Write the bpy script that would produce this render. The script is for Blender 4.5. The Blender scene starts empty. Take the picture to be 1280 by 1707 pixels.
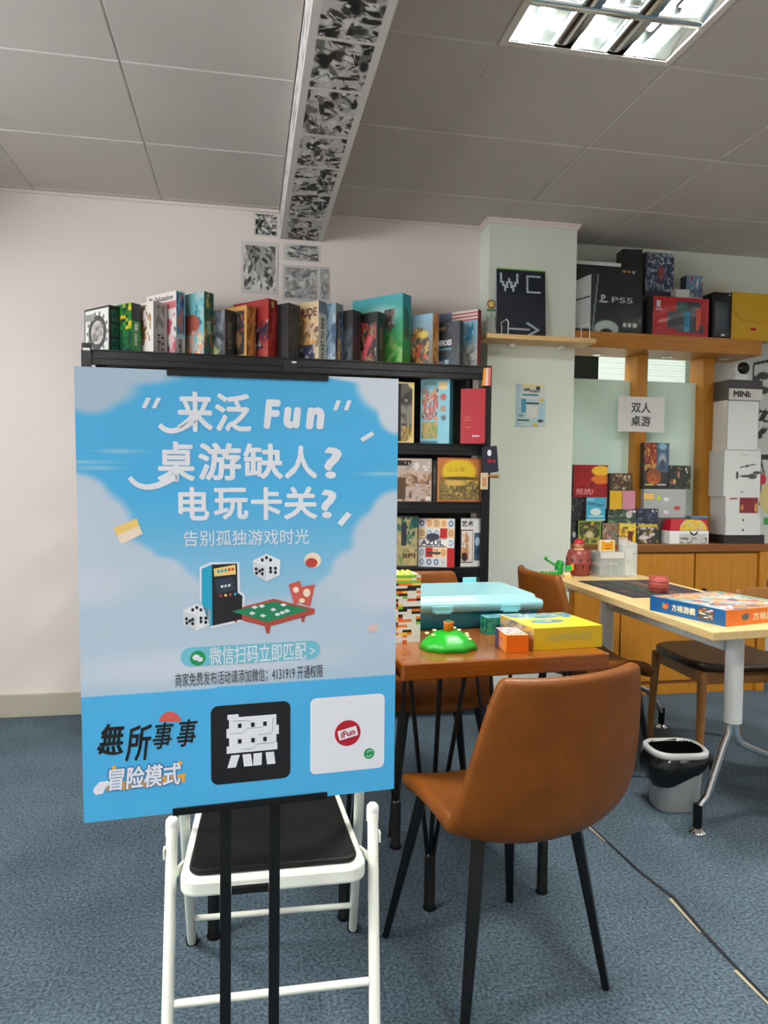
import bpy, bmesh, math, random
import numpy as np
from mathutils import Vector, Matrix

# ------------------------------------------------------------------ camera, world, exposure
SC = bpy.context.scene
COL = SC.collection
FPX = 1207.23                       # focal length in pixels of the 1280 px wide frame
CAM_H = 1.1982
RT = Vector((0.98252865, -0.18574676, 0.0116445))
UP = Vector((-0.00373793, 0.0428599, 0.9990741))
FW = Vector((0.18607386, 0.98166245, -0.04141678))
cam_data = bpy.data.cameras.new('camera')
cam_data.sensor_fit = 'HORIZONTAL'
cam_data.sensor_width = 36.0
cam_data.lens = FPX / 1280 * 36.0
cam_data.clip_start = 0.02
cam = bpy.data.objects.new('camera', cam_data)
COL.objects.link(cam)
cam.matrix_world = Matrix(((RT.x, UP.x, -FW.x, 0), (RT.y, UP.y, -FW.y, 0), (RT.z, UP.z, -FW.z, CAM_H), (0, 0, 0, 1)))
SC.camera = cam

world = bpy.data.worlds.new('world'); SC.world = world
world.use_nodes = True
world.node_tree.nodes['Background'].inputs[0].default_value = (0.95, 0.97, 1.0, 1)
world.node_tree.nodes['Background'].inputs[1].default_value = 3.9
SC.view_settings.view_transform = 'Standard'
SC.view_settings.look = 'None'
SC.view_settings.gamma = 1
SC.view_settings.use_curve_mapping = False
SC.view_settings.exposure = 1.5
try:
    SC.cycles.use_denoising = True
    SC.cycles.max_bounces = 10
    SC.cycles.diffuse_bounces = 6
    SC.cycles.transparent_max_bounces = 12
    SC.cycles.sample_clamp_indirect = 6.0
    SC.cycles.caustics_reflective = False
    SC.cycles.caustics_refractive = False
except Exception:
    pass
TUBE_POWER = 175.0
TUBE_COLOR = (1.0, 0.985, 0.94)

# ------------------------------------------------------------------ helpers
PI = math.pi
def at(px, py, X=None, Y=None, Z=None):
    """the point of a real plane (X, Y or Z constant) seen at a pixel of the photograph"""
    v = RT * ((px - 640) / FPX) + UP * ((853.5 - py) / FPX) + FW
    t = X / v.x if X is not None else Y / v.y if Y is not None else (Z - CAM_H) / v.z
    return Vector((v.x * t, v.y * t, CAM_H + v.z * t))

def lin(c):
    c = c / 255.0
    return c / 12.92 if c <= 0.04045 else ((c + 0.055) / 1.055) ** 2.4
def C(r, g, b): return (lin(r), lin(g), lin(b), 1.0)

def new_mat(name):
    m = bpy.data.materials.new(name); m.use_nodes = True
    nt = m.node_tree
    return m, nt, nt.nodes['Principled BSDF']

def mat(name, col, rough=0.5, metal=0.0, noise=0.0, nscale=40.0, bump=0.0, bscale=200.0, coat=0.0, spec=0.5, stretch=None):
    m, nt, b = new_mat(name)
    b.inputs['Base Color'].default_value = col
    b.inputs['Roughness'].default_value = rough
    b.inputs['Metallic'].default_value = metal
    b.inputs['Coat Weight'].default_value = coat
    b.inputs['Coat Roughness'].default_value = 0.12
    b.inputs['Specular IOR Level'].default_value = spec
    tc = nt.nodes.new('ShaderNodeTexCoord')
    src = tc.outputs['Object']
    if stretch:
        mp = nt.nodes.new('ShaderNodeMapping'); mp.inputs['Scale'].default_value = stretch
        nt.links.new(src, mp.inputs[0]); src = mp.outputs[0]
    if noise > 0:
        n = nt.nodes.new('ShaderNodeTexNoise'); n.inputs['Scale'].default_value = nscale; n.inputs['Detail'].default_value = 5
        nt.links.new(src, n.inputs['Vector'])
        mx = nt.nodes.new('ShaderNodeMix'); mx.data_type = 'RGBA'
        mx.inputs['A'].default_value = tuple(max(0, c * (1 - noise)) for c in col[:3]) + (1,)
        mx.inputs['B'].default_value = tuple(min(1, c * (1 + noise)) for c in col[:3]) + (1,)
        rp = nt.nodes.new('ShaderNodeMapRange')
        rp.inputs['From Min'].default_value = 0.3; rp.inputs['From Max'].default_value = 0.7
        nt.links.new(n.outputs['Fac'], rp.inputs['Value'])
        nt.links.new(rp.outputs[0], mx.inputs['Factor'])
        nt.links.new(mx.outputs['Result'], b.inputs['Base Color'])
    if bump > 0:
        n2 = nt.nodes.new('ShaderNodeTexNoise'); n2.inputs['Scale'].default_value = bscale; n2.inputs['Detail'].default_value = 3
        nt.links.new(src, n2.inputs['Vector'])
        bp = nt.nodes.new('ShaderNodeBump'); bp.inputs['Strength'].default_value = bump; bp.inputs['Distance'].default_value = 0.002
        nt.links.new(n2.outputs['Fac'], bp.inputs['Height'])
        nt.links.new(bp.outputs[0], b.inputs['Normal'])
    return m

def wood(name, c1, c2, axis=0, rough=0.4, scale=6.0, coat=0.0):
    m, nt, b = new_mat(name)
    tc = nt.nodes.new('ShaderNodeTexCoord')
    mp = nt.nodes.new('ShaderNodeMapping')
    s = [14.0, 14.0, 14.0]; s[axis] = 0.8
    mp.inputs['Scale'].default_value = s
    nt.links.new(tc.outputs['Object'], mp.inputs[0])
    n = nt.nodes.new('ShaderNodeTexNoise'); n.inputs['Scale'].default_value = scale; n.inputs['Detail'].default_value = 6; n.inputs['Distortion'].default_value = 0.6
    nt.links.new(mp.outputs[0], n.inputs['Vector'])
    r = nt.nodes.new('ShaderNodeValToRGB')
    r.color_ramp.elements[0].position = 0.32; r.color_ramp.elements[0].color = c1
    r.color_ramp.elements[1].position = 0.68; r.color_ramp.elements[1].color = c2
    nt.links.new(n.outputs['Fac'], r.inputs[0])
    nt.links.new(r.outputs[0], b.inputs['Base Color'])
    b.inputs['Roughness'].default_value = rough
    b.inputs['Coat Weight'].default_value = coat
    return m

def print_mat(name, rough, coat=0.0):
    m, nt, b = new_mat(name)
    a = nt.nodes.new('ShaderNodeAttribute'); a.attribute_name = 'print'
    nt.links.new(a.outputs['Color'], b.inputs['Base Color'])
    b.inputs['Roughness'].default_value = rough
    b.inputs['Coat Weight'].default_value = coat
    return m

def glass_mat(name, col, rough, alpha, trans=0.0):
    m, nt, b = new_mat(name)
    b.inputs['Base Color'].default_value = col
    b.inputs['Roughness'].default_value = rough
    b.inputs['Alpha'].default_value = alpha
    b.inputs['Transmission Weight'].default_value = trans
    b.inputs['IOR'].default_value = 1.3
    return m

class MB:
    """collects shapes into one mesh"""
    def __init__(s): s.v = []; s.f = []; s.m = []; s.sm = []; s.c = []
    def add(s, verts, faces, mi=0, smooth=False, col=None, xf=None):
        o = len(s.v)
        for k, p in enumerate(verts):
            p = Vector(p)
            if xf is not None: p = xf @ p
            s.v.append(p)
            s.c.append((col[k] if isinstance(col, (list, np.ndarray)) else col) if col is not None else (1, 1, 1, 1))
        for f in faces:
            s.f.append([o + i for i in f]); s.m.append(mi); s.sm.append(smooth)
    def frombm(s, bm, mi=0, smooth=False, col=None, xf=None):
        bm.verts.index_update()
        s.add([v.co.copy() for v in bm.verts], [[v.index for v in f.verts] for f in bm.faces], mi, smooth, col, xf)
        bm.free()
    def box(s, c, d, bevel=0.0, mi=0, seg=2, col=None, xf=None, smooth=False):
        bm = bmesh.new(); bmesh.ops.create_cube(bm, size=1.0)
        for v in bm.verts: v.co = Vector((v.co.x * d[0] + c[0], v.co.y * d[1] + c[1], v.co.z * d[2] + c[2]))
        if bevel > 0:
            bmesh.ops.bevel(bm, geom=list(bm.edges), offset=min(bevel, min(d) * 0.49), segments=seg, profile=0.5, affect='EDGES')
        s.frombm(bm, mi, smooth, col, xf)
    def bar(s, a, b, w, d, up=(0, 0, 1), w2=None, d2=None, mi=0, bevel=0.0):
        """rectangular bar from a to b, optionally tapering"""
        a = Vector(a); b = Vector(b); ax = (b - a).normalized()
        u = Vector(up)
        if abs(ax.dot(u)) > 0.95: u = Vector((0, 1, 0))
        x = ax.cross(u).normalized(); y = x.cross(ax).normalized()
        w2 = w if w2 is None else w2; d2 = d if d2 is None else d2
        bm = bmesh.new()
        vs = []
        for P, ww, dd in ((a, w, d), (b, w2, d2)):
            for sx, sy in ((-1, -1), (1, -1), (1, 1), (-1, 1)):
                vs.append(bm.verts.new(P + x * sx * ww / 2 + y * sy * dd / 2))
        bm.faces.new(vs[3::-1]); bm.faces.new(vs[4:])
        for i in range(4): bm.faces.new((vs[i], vs[(i + 1) % 4], vs[4 + (i + 1) % 4], vs[4 + i]))
        if bevel: bmesh.ops.bevel(bm, geom=list(bm.edges), offset=bevel, segments=2, profile=0.5, affect='EDGES')
        s.frombm(bm, mi)
    def tube(s, pts, r, n=12, mi=0, caps=True, closed=False):
        pts = [Vector(p) for p in pts]; N = len(pts)
        rs = r if isinstance(r, (list, tuple)) else [r] * N
        ring = []; prev = None
        for i, p in enumerate(pts):
            if closed: t = (pts[(i + 1) % N] - pts[i - 1]).normalized()
            elif i == 0: t = (pts[1] - p).normalized()
            elif i == N - 1: t = (p - pts[i - 1]).normalized()
            else: t = ((pts[i + 1] - p).normalized() + (p - pts[i - 1]).normalized()).normalized()
            if prev is None:
                ref = Vector((0, 0, 1)) if abs(t.z) < 0.9 else Vector((1, 0, 0))
                prev = t.cross(ref).normalized()
            x = (prev - t * prev.dot(t)).normalized(); y = t.cross(x); prev = x
            ring.append([p + (x * math.cos(2 * PI * k / n) + y * math.sin(2 * PI * k / n)) * rs[i] for k in range(n)])
        vs = [q for rg in ring for q in rg]; fs = []
        for i in range(N if closed else N - 1):
            j = (i + 1) % N
            for k in range(n): fs.append((i * n + k, i * n + (k + 1) % n, j * n + (k + 1) % n, j * n + k))
        s.add(vs, fs, mi, True)
        if caps and not closed:
            s.add(ring[0][::-1], [list(range(n))], mi); s.add(ring[-1], [list(range(n))], mi)
    def lathe(s, prof, n=32, c=(0, 0, 0), mi=0, col=None, xf=None, smooth=True):
        vs = []; fs = []
        for r, z in prof:
            for k in range(n): vs.append((c[0] + r * math.cos(2 * PI * k / n), c[1] + r * math.sin(2 * PI * k / n), c[2] + z))
        for i in range(len(prof) - 1):
            for k in range(n): fs.append((i * n + k, i * n + (k + 1) % n, (i + 1) * n + (k + 1) % n, (i + 1) * n + k))
        s.add(vs, fs, mi, smooth, col, xf)
    def poly(s, pts, y, mi=0, col=None, depth=0.0):
        """flat shape in the local xz plane facing -y (plus thickness)"""
        n = len(pts)
        a = [(p[0], y, p[1]) for p in pts]
        area = sum(pts[i][0] * pts[(i + 1) % n][1] - pts[(i + 1) % n][0] * pts[i][1] for i in range(n))
        idx = list(range(n)) if area > 0 else list(range(n))[::-1]
        s.add(a, [idx], mi, False, col)
        if depth:
            b = [(p[0], y + depth, p[1]) for p in pts]
            s.add(a + b, [(i, (i + 1) % n, n + (i + 1) % n, n + i) for i in range(n)] + [[n + i for i in idx[::-1]]], mi, False, col)
    def prism(s, pts, z0, z1, mi=0, bevel=0.0, col=None):
        bm = bmesh.new()
        f = bm.faces.new([bm.verts.new((p[0], p[1], z0)) for p in pts])
        f.normal_update()
        if f.normal.z > 0: f.normal_flip()
        r = bmesh.ops.extrude_face_region(bm, geom=[f])
        for v in r['geom']:
            if isinstance(v, bmesh.types.BMVert): v.co.z = z1
        bmesh.ops.recalc_face_normals(bm, faces=list(bm.faces))
        if bevel: bmesh.ops.bevel(bm, geom=list(bm.edges), offset=bevel, segments=2, profile=0.5, affect='EDGES')
        s.frombm(bm, mi, False, col)
    def grid(s, o, ux, uz, arr, mi=0):
        """a printed rectangle: arr[row from bottom, column] of sRGB colours, one per vertex"""
        ny, nx = arr.shape[:2]
        o = Vector(o); ux = Vector(ux); uz = Vector(uz)
        vs = [o + ux * (i / (nx - 1)) + uz * (j / (ny - 1)) for j in range(ny) for i in range(nx)]
        a = np.clip(arr, 0, 255) / 255.0
        L = np.where(a <= 0.04045, a / 12.92, ((a + 0.055) / 1.055) ** 2.4).reshape(-1, 3)
        fs = [(j * nx + i, j * nx + i + 1, (j + 1) * nx + i + 1, (j + 1) * nx + i) for j in range(ny - 1) for i in range(nx - 1)]
        s.add(vs, fs, mi, False, [(float(q[0]), float(q[1]), float(q[2]), 1.0) for q in L])
    def build(s, name, mats, parent=None, loc=(0, 0, 0), rotz=0.0):
        me = bpy.data.meshes.new(name)
        me.from_pydata([tuple(v) for v in s.v], [], s.f)
        mats = mats if isinstance(mats, (list, tuple)) else [mats]
        for m in mats: me.materials.append(m)
        me.polygons.foreach_set('material_index', s.m)
        me.polygons.foreach_set('use_smooth', s.sm)
        if any(c != (1, 1, 1, 1) for c in s.c):
            at_ = me.color_attributes.new('print', 'FLOAT_COLOR', 'POINT')
            at_.data.foreach_set('color', np.array(s.c, dtype=np.float32).ravel())
        me.update()
        o = bpy.data.objects.new(name, me); COL.objects.link(o)
        o.location = loc; o.rotation_euler = (0, 0, rotz)
        if parent is not None: o.parent = parent
        return o

def tag(o, label=None, cat=None, group=None, kind=None):
    if label: o['label'] = label
    if cat: o['category'] = cat
    if group: o['group'] = group
    if kind: o['kind'] = kind
    return o
def thing(name, label, cat, loc=(0, 0, 0), rotz=0.0, group=None):
    o = bpy.data.objects.new(name, None); COL.objects.link(o)
    o.empty_display_size = 0.05
    o.location = loc; o.rotation_euler = (0, 0, rotz)
    return tag(o, label, cat, group)
def struct(o): o['kind'] = 'structure'; return o
def copy_thing(root, loc, rotz, label, group=None):
    r = root.copy(); COL.objects.link(r); r.location = loc; r.rotation_euler = (0, 0, rotz); r['label'] = label
    if group: r['group'] = group
    for ch in list(root.children):
        c = ch.copy(); COL.objects.link(c); c.parent = r
        for g in list(ch.children):
            d = g.copy(); COL.objects.link(d); d.parent = c
    return r

_TXT = {}
def text_mb(mb, body, x0, x1, z0, z1, y, offset=0.0, shear=0.0, mi=0, keep=False, xf=None, col=None, depth=0.0):
    """lettering in the local xz plane facing -y, fitted to the rectangle x0..x1, z0..z1"""
    bold, offset = offset, 0.0
    key = (body, offset, shear)
    if key not in _TXT:
        cu = bpy.data.curves.new('lettering', 'FONT'); cu.body = body; cu.size = 1.0
        cu.offset = offset; cu.shear = shear; cu.resolution_u = 3
        ob = bpy.data.objects.new('lettering', cu); COL.objects.link(ob)
        dg = bpy.context.evaluated_depsgraph_get()
        me = bpy.data.meshes.new_from_object(ob.evaluated_get(dg))
        V = [(v.co.x, v.co.y) for v in me.vertices]; F = [tuple(p.vertices) for p in me.polygons]
        bpy.data.objects.remove(ob); bpy.data.curves.remove(cu); bpy.data.meshes.remove(me)
        _TXT[key] = (V, F)
    V, F = _TXT[key]
    if not V: return
    ax = min(p[0] for p in V); bx = max(p[0] for p in V); az = min(p[1] for p in V); bz = max(p[1] for p in V)
    sx = (x1 - x0) / max(bx - ax, 1e-6); sz = (z1 - z0) / max(bz - az, 1e-6)
    if keep: sx = sz = min(sx, sz)
    # heavier strokes: the same outline laid down again a little to each side
    shifts = [(0, 0)] if not bold else [(0, 0)] + [(math.cos(PI * k / 4) * bold, math.sin(PI * k / 4) * bold) for k in range(8)]
    e = bold * min(sx, sz)
    sx *= 1 - 2 * bold * min(sx, sz) / max(x1 - x0, 1e-6); sz *= 1 - 2 * bold * min(sx, sz) / max(z1 - z0, 1e-6)
    m_ = min(sx, sz)
    for k, (dx, dz) in enumerate(shifts):
        mb.add([(x0 + e + (p[0] - ax) * sx + dx * m_, y + k * 0.00001, z0 + e + (p[1] - az) * sz + dz * m_) for p in V], F, mi, False, col, xf)

def ell(cx, cz, rx, rz=None, n=32, a0=0, a1=2 * PI):
    rz = rx if rz is None else rz
    full = abs(a1 - a0 - 2 * PI) < 1e-6
    return [(cx + rx * math.cos(a0 + (a1 - a0) * k / (n if full else n - 1)), cz + rz * math.sin(a0 + (a1 - a0) * k / (n if full else n - 1))) for k in range(n)]
def rrect(x0, x1, z0, z1, r, n=6):
    p = []
    for cx, cz, a in ((x1 - r, z1 - r, 0), (x0 + r, z1 - r, PI / 2), (x0 + r, z0 + r, PI), (x1 - r, z0 + r, 1.5 * PI)):
        p += [(cx + r * math.cos(a + PI / 2 * k / n), cz + r * math.sin(a + PI / 2 * k / n)) for k in range(n + 1)]
    return p
def stroke(pts, w0, w1=None):
    """a brush stroke outline along pts, width w0 -> w1"""
    w1 = w0 if w1 is None else w1
    L = []; Rr = []
    for i, p in enumerate(pts):
        a = pts[max(0, i - 1)]; b = pts[min(len(pts) - 1, i + 1)]
        d = Vector((b[0] - a[0], b[1] - a[1])).normalized(); w = (w0 + (w1 - w0) * i / (len(pts) - 1)) / 2
        L.append((p[0] - d.y * w, p[1] + d.x * w)); Rr.append((p[0] + d.y * w, p[1] - d.x * w))
    return Rr + L[::-1]

# ------------------------------------------------------------------ printed art as colour grids
class Art:
    def __init__(s, nx, ny, bg):
        nx = int(nx * 1.6); ny = int(ny * 1.6)
        s.a = np.zeros((ny, nx, 3)); s.a[:] = bg
        s.v, s.u = np.mgrid[0:1:ny * 1j, 0:1:nx * 1j]
    def vgrad(s, c0, c1):
        s.a = np.array(c0) * (1 - s.v[..., None]) + np.array(c1) * s.v[..., None]; return s
    def rect(s, u0, v0, u1, v1, c):
        m = (s.u >= u0) & (s.u <= u1) & (s.v >= v0) & (s.v <= v1); s.a[m] = c; return s
    def ell(s, cu, cv, ru, rv, c, soft=0.15):
        d = np.sqrt(((s.u - cu) / ru) ** 2 + ((s.v - cv) / rv) ** 2)
        k = np.clip((1 - d) / max(soft, 1e-3), 0, 1)[..., None]; s.a = s.a * (1 - k) + np.array(c) * k; return s
    def ring(s, cu, cv, r0, r1, c, asp=1.0):
        d = np.sqrt((s.u - cu) ** 2 + ((s.v - cv) * asp) ** 2); s.a[(d > r0) & (d < r1)] = c; return s
    def blobs(s, seed, pal, n=30, size=(0.06, 0.2), reg=(0, 0, 1, 1)):
        rg = np.random.RandomState(seed); small = (size[0] * 0.35, size[1] * 0.42)
        for q in range(int(n * 2.4)):
            if q == n: size = small
            cu = rg.uniform(reg[0], reg[2]); cv = rg.uniform(reg[1], reg[3]); c = pal[rg.randint(len(pal))]
            a, b, t = rg.uniform(*size), rg.uniform(*size), rg.uniform(0, PI)
            x = (s.u - cu) * math.cos(t) + (s.v - cv) * math.sin(t); y = -(s.u - cu) * math.sin(t) + (s.v - cv) * math.cos(t)
            d = np.sqrt((x / a) ** 2 + (y / b / 0.5) ** 2)
            k = np.clip((1 - d) / 0.35, 0, 1)[..., None]
            inside = ((s.u >= reg[0]) & (s.u <= reg[2]) & (s.v >= reg[1]) & (s.v <= reg[3]))[..., None]
            k = k * inside; s.a = s.a * (1 - k) + np.array(c) * k
        return s
    def speck(s, seed, amp):
        s.a = s.a + np.random.RandomState(seed).normal(0, amp, s.a.shape[:2])[..., None]; return s
    def border(s, w, c, asp=1.0):
        m = (s.u < w) | (s.u > 1 - w) | (s.v < w * asp) | (s.v > 1 - w * asp); s.a[m] = c; return s

# ------------------------------------------------------------------ materials
M = {}
M['print'] = print_mat('printed card', 0.35, 0.15)
M['paper'] = print_mat('printed paper', 0.75)
M['poster'] = print_mat('poster print', 0.5)
M['white_ink'] = mat('white ink', C(226, 230, 238), 0.5)
M['black_ink'] = mat('black ink', C(14, 14, 16), 0.5)
M['dark_text'] = mat('dark text ink', C(45, 52, 60), 0.5)
M['red_ink'] = mat('red ink', C(178, 18, 42), 0.5)
M['green_ink'] = mat('green ink', C(20, 150, 85), 0.5)
M['blue_ink'] = mat('pale blue ink', C(120, 200, 225), 0.5)
M['orange_ink'] = mat('orange ink', C(240, 165, 40), 0.5)
M['gold_ink'] = mat('gold ink', C(235, 195, 100), 0.5)
M['grey_ink'] = mat('grey ink', C(120, 120, 118), 0.6)
M['wall'] = mat('warm white wall paint', C(226, 217, 210), 0.85, noise=0.02, nscale=3, bump=0.15, bscale=60)
M['pillar'] = mat('pale green white wall paint', C(216, 224, 212), 0.8, noise=0.02, nscale=3, bump=0.12, bscale=60)
M['baseboard'] = mat('grey beige baseboard', C(182, 176, 160), 0.6)
M['black_metal'] = mat('black steel', C(9, 11, 12), 0.45, 0.0, spec=0.35)
M['black_gloss'] = mat('black painted steel legs', C(7, 8, 9), 0.32, spec=0.4)
M['white_paint'] = mat('white painted steel', C(232, 236, 226), 0.32, coat=0.3)
M['white_plastic'] = mat('white plastic', C(225, 228, 226), 0.4)
M['chrome'] = mat('chrome', C(220, 220, 218), 0.12, 1.0)
M['black_vinyl'] = mat('black vinyl cushion', C(8, 10, 10), 0.55, spec=0.22, bump=0.2, bscale=500)
M['leather'] = mat('tan leather', C(120, 66, 13), 0.44, spec=0.3, noise=0.14, nscale=14, bump=0.18, bscale=420)
M['dark_leather'] = mat('dark brown leather', C(36, 22, 15), 0.35, bump=0.15, bscale=400)
M['table_wood'] = wood('orange brown table wood', C(124, 64, 16), C(142, 78, 22), 0, 0.26, 5.0, 0.3)
M['beech'] = wood('pale beech laminate', C(222, 190, 128), C(232, 204, 146), 1, 0.35)
M['oak'] = wood('yellow oak veneer', C(172, 112, 22), C(188, 128, 32), 2, 0.42)
M['oak_h'] = wood('yellow oak veneer flat', C(170, 108, 30), C(188, 126, 44), 0, 0.42)
M['oak_dark'] = wood('dark oak edge', C(116, 68, 20), C(136, 82, 28), 0, 0.42)
M['shelf_wood'] = wood('pale shelf wood', C(206, 168, 112), C(220, 184, 130), 0, 0.5)
M['chair_wood'] = wood('chair ash wood', C(146, 98, 46), C(164, 114, 58), 2, 0.42)
M['grey_steel'] = mat('pale grey steel', C(206, 210, 208), 0.35)
M['reflector'] = mat('mirror reflector', C(225, 232, 230), 0.12, 1.0)
M['ceiling_frame'] = mat('ceiling frame', C(214, 208, 200), 0.6)
M['frosted'] = glass_mat('frosted glass', C(222, 246, 234), 0.55, 0.88)
M['clear'] = glass_mat('clear plastic', C(225, 235, 235), 0.12, 0.28)
M['bluelid'] = glass_mat('translucent pale blue plastic', C(152, 206, 212), 0.18, 0.92)
M['bluebody'] = mat('translucent blue plastic', C(8, 132, 160), 0.25, coat=0.3)
M['bag'] = mat('black bin bag', C(14, 17, 18), 0.25, bump=0.6, bscale=45)
M['bin_grey'] = mat('grey bin plastic', C(158, 164, 166), 0.5)
# ------------------------------------------------------------------ the room
CZ = 2.5987
WY = 3.863                        # back wall plane
XL, XR, YF, YB = -2.4, 4.6, -2.2, 4.0

def carpet():
    m, nt, b = new_mat('blue grey carpet')
    tc = nt.nodes.new('ShaderNodeTexCoord')
    n1 = nt.nodes.new('ShaderNodeTexNoise'); n1.inputs['Scale'].default_value = 120; n1.inputs['Detail'].default_value = 4
    n2 = nt.nodes.new('ShaderNodeTexNoise'); n2.inputs['Scale'].default_value = 3.5; n2.inputs['Detail'].default_value = 5
    n3 = nt.nodes.new('ShaderNodeTexNoise'); n3.inputs['Scale'].default_value = 420; n3.inputs['Detail'].default_value = 2
    for n in (n1, n2, n3): nt.links.new(tc.outputs['Object'], n.inputs['Vector'])
    r = nt.nodes.new('ShaderNodeValToRGB')
    r.color_ramp.elements[0].position = 0.3; r.color_ramp.elements[0].color = C(54, 70, 82)
    r.color_ramp.elements[1].position = 0.72; r.color_ramp.elements[1].color = C(116, 134, 146)
    nt.links.new(n1.outputs['Fac'], r.inputs[0])
    mx = nt.nodes.new('ShaderNodeMix'); mx.data_type = 'RGBA'; mx.blend_type = 'MULTIPLY'; mx.inputs['Factor'].default_value = 1
    r2 = nt.nodes.new('ShaderNodeValToRGB')
    r2.color_ramp.elements[0].position = 0.3; r2.color_ramp.elements[0].color = (0.74, 0.74, 0.74, 1)
    r2.color_ramp.elements[1].position = 0.7; r2.color_ramp.elements[1].color = (1, 1, 1, 1)
    nt.links.new(n2.outputs['Fac'], r2.inputs[0])
    nt.links.new(r.outputs[0], mx.inputs['A']); nt.links.new(r2.outputs[0], mx.inputs['B'])
    nt.links.new(mx.outputs['Result'], b.inputs['Base Color'])
    b.inputs['Roughness'].default_value = 0.95
    b.inputs['Specular IOR Level'].default_value = 0.15
    bp = nt.nodes.new('ShaderNodeBump'); bp.inputs['Strength'].default_value = 0.7; bp.inputs['Distance'].default_value = 0.004
    nt.links.new(n3.outputs['Fac'], bp.inputs['Height']); nt.links.new(bp.outputs[0], b.inputs['Normal'])
    return m

mb = MB(); mb.box(((XL + XR) / 2, 1.8, -0.05), (XR - XL, 8.2, 0.1)); struct(mb.build('floor', carpet()))
# open seam in the carpet
mb = MB()
seam = [(1.185, 2.36), (1.192, 2.2), (1.199, 2.02), (1.222, 1.86), (1.207, 1.7), (1.201, 1.55), (1.198, 1.40), (1.190, 1.2), (1.195, 0.9)]
wd = [0.003, 0.004, 0.006, 0.007, 0.006, 0.005, 0.005, 0.005, 0.004]
L = [(p[0] - w, p[1], 0.0015) for p, w in zip(seam, wd)]; Rr = [(p[0] + w, p[1], 0.0015) for p, w in zip(seam, wd)]
n = len(L); mb.add(L + Rr, [(i, n + i, n + i + 1, i + 1) for i in range(n - 1)][::1], 0)
L2 = [(p[0] - w - 0.011, p[1], 0.002) for p, w in zip(seam, wd)]; R2 = [(p[0] - w, p[1], 0.002) for p, w in zip(seam, wd)]
for i in (0, 3, 5, 6): mb.add([L2[i], R2[i], R2[i + 1], (L2[i + 1][0] + 0.006, L2[i + 1][1], 0.002)], [(0, 1, 2, 3)], 1)
struct(mb.build('trim_1', [mat('dark carpet seam', C(18, 20, 22), 0.9), mat('frayed jute edge', C(170, 160, 138), 0.9)]))

# walls
def wall(name, c, d, m): mb = MB(); mb.box(c, d); return struct(mb.build(name, m))
H2 = CZ + 0.2
wall('wall_back', ((XL + 1.254) / 2, WY + 0.06, H2 / 2), (1.254 - XL, 0.12, H2), M['wall'])
# left wall with a high window, out of the view
WA, WB, WL, WH = -0.4, 3.0, 1.45, 2.45
for nm, c, d in (('wall_left', (XL - 0.05, (YF + WA) / 2, H2 / 2), (0.1, WA - YF, H2)), ('wall_left_end', (XL - 0.05, (WB + WY) / 2, H2 / 2), (0.1, WY - WB, H2)),
                 ('wall_left_low', (XL - 0.05, (WA + WB) / 2, WL / 2), (0.1, WB - WA, WL)), ('wall_left_high', (XL - 0.05, (WA + WB) / 2, (WH + H2) / 2), (0.1, WB - WA, H2 - WH))):
    mb = MB(); mb.box(c, d); struct(mb.build(nm, M['wall']))
mb = MB()
for y in (WA + .025, (WA + WB) / 2, WB - .025): mb.box((XL - 0.05, y, (WL + WH) / 2), (0.06, 0.05, WH - WL))
for z in (WL + .025, WH - .025): mb.box((XL - 0.05, (WA + WB) / 2, z), (0.06, WB - WA, 0.05))
struct(mb.build('window_1', M['white_paint']))
mb = MB(); mb.box((XL + 0.36, 3.33, 2.40), (0.72, 1.06, 0.42)); struct(mb.build('wall_left_shade_box', M['wall']))  # unseen box added to keep window light off the back wall's upper left
wall('wall_right', (XR + 0.05, (YF + 5.9) / 2, H2 / 2), (0.1, 5.9 - YF, H2), M['wall'])
wall('wall_pillar', ((1.254 + 1.75) / 2, 3.715 + 0.18, H2 / 2), (0.496, 0.36, H2), M['pillar'])
wall('wall_lintel', ((1.75 + 2.72) / 2, YB + 0.05, (2.0 + H2) / 2), (0.97, 0.1, H2 - 2.0), M['pillar'])
wall('wall_niche', ((1.75 + 2.72) / 2, YB + 0.05, 0.43), (0.97, 0.1, 0.86), M['pillar'])
wall('wall_back_right', ((2.72 + XR) / 2, YB + 0.05, H2 / 2), (XR - 2.72, 0.1, H2), M['pillar'])
wall('wall_front', ((XL + XR) / 2, YF - 0.06, H2 / 2), (XR - XL, 0.12, H2), M['wall'])
# room beyond the glazed partition
wall('wall_rear', (2.2, 5.45, H2 / 2), (4.8, 0.1, H2), M['pillar'])
wall('wall_rear_left', (0.9, 4.7, H2 / 2), (0.1, 1.5, H2), M['pillar'])
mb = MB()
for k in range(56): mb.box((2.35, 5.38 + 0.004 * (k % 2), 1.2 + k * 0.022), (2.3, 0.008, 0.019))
bm_, nt, b = new_mat('white blind slats with added glow')          # slats get added emission to brighten the back room, no daylight behind them
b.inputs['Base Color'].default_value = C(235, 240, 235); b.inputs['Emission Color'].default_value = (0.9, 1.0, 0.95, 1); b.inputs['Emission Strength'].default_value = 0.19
struct(mb.build('trim_2', bm_))

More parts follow.
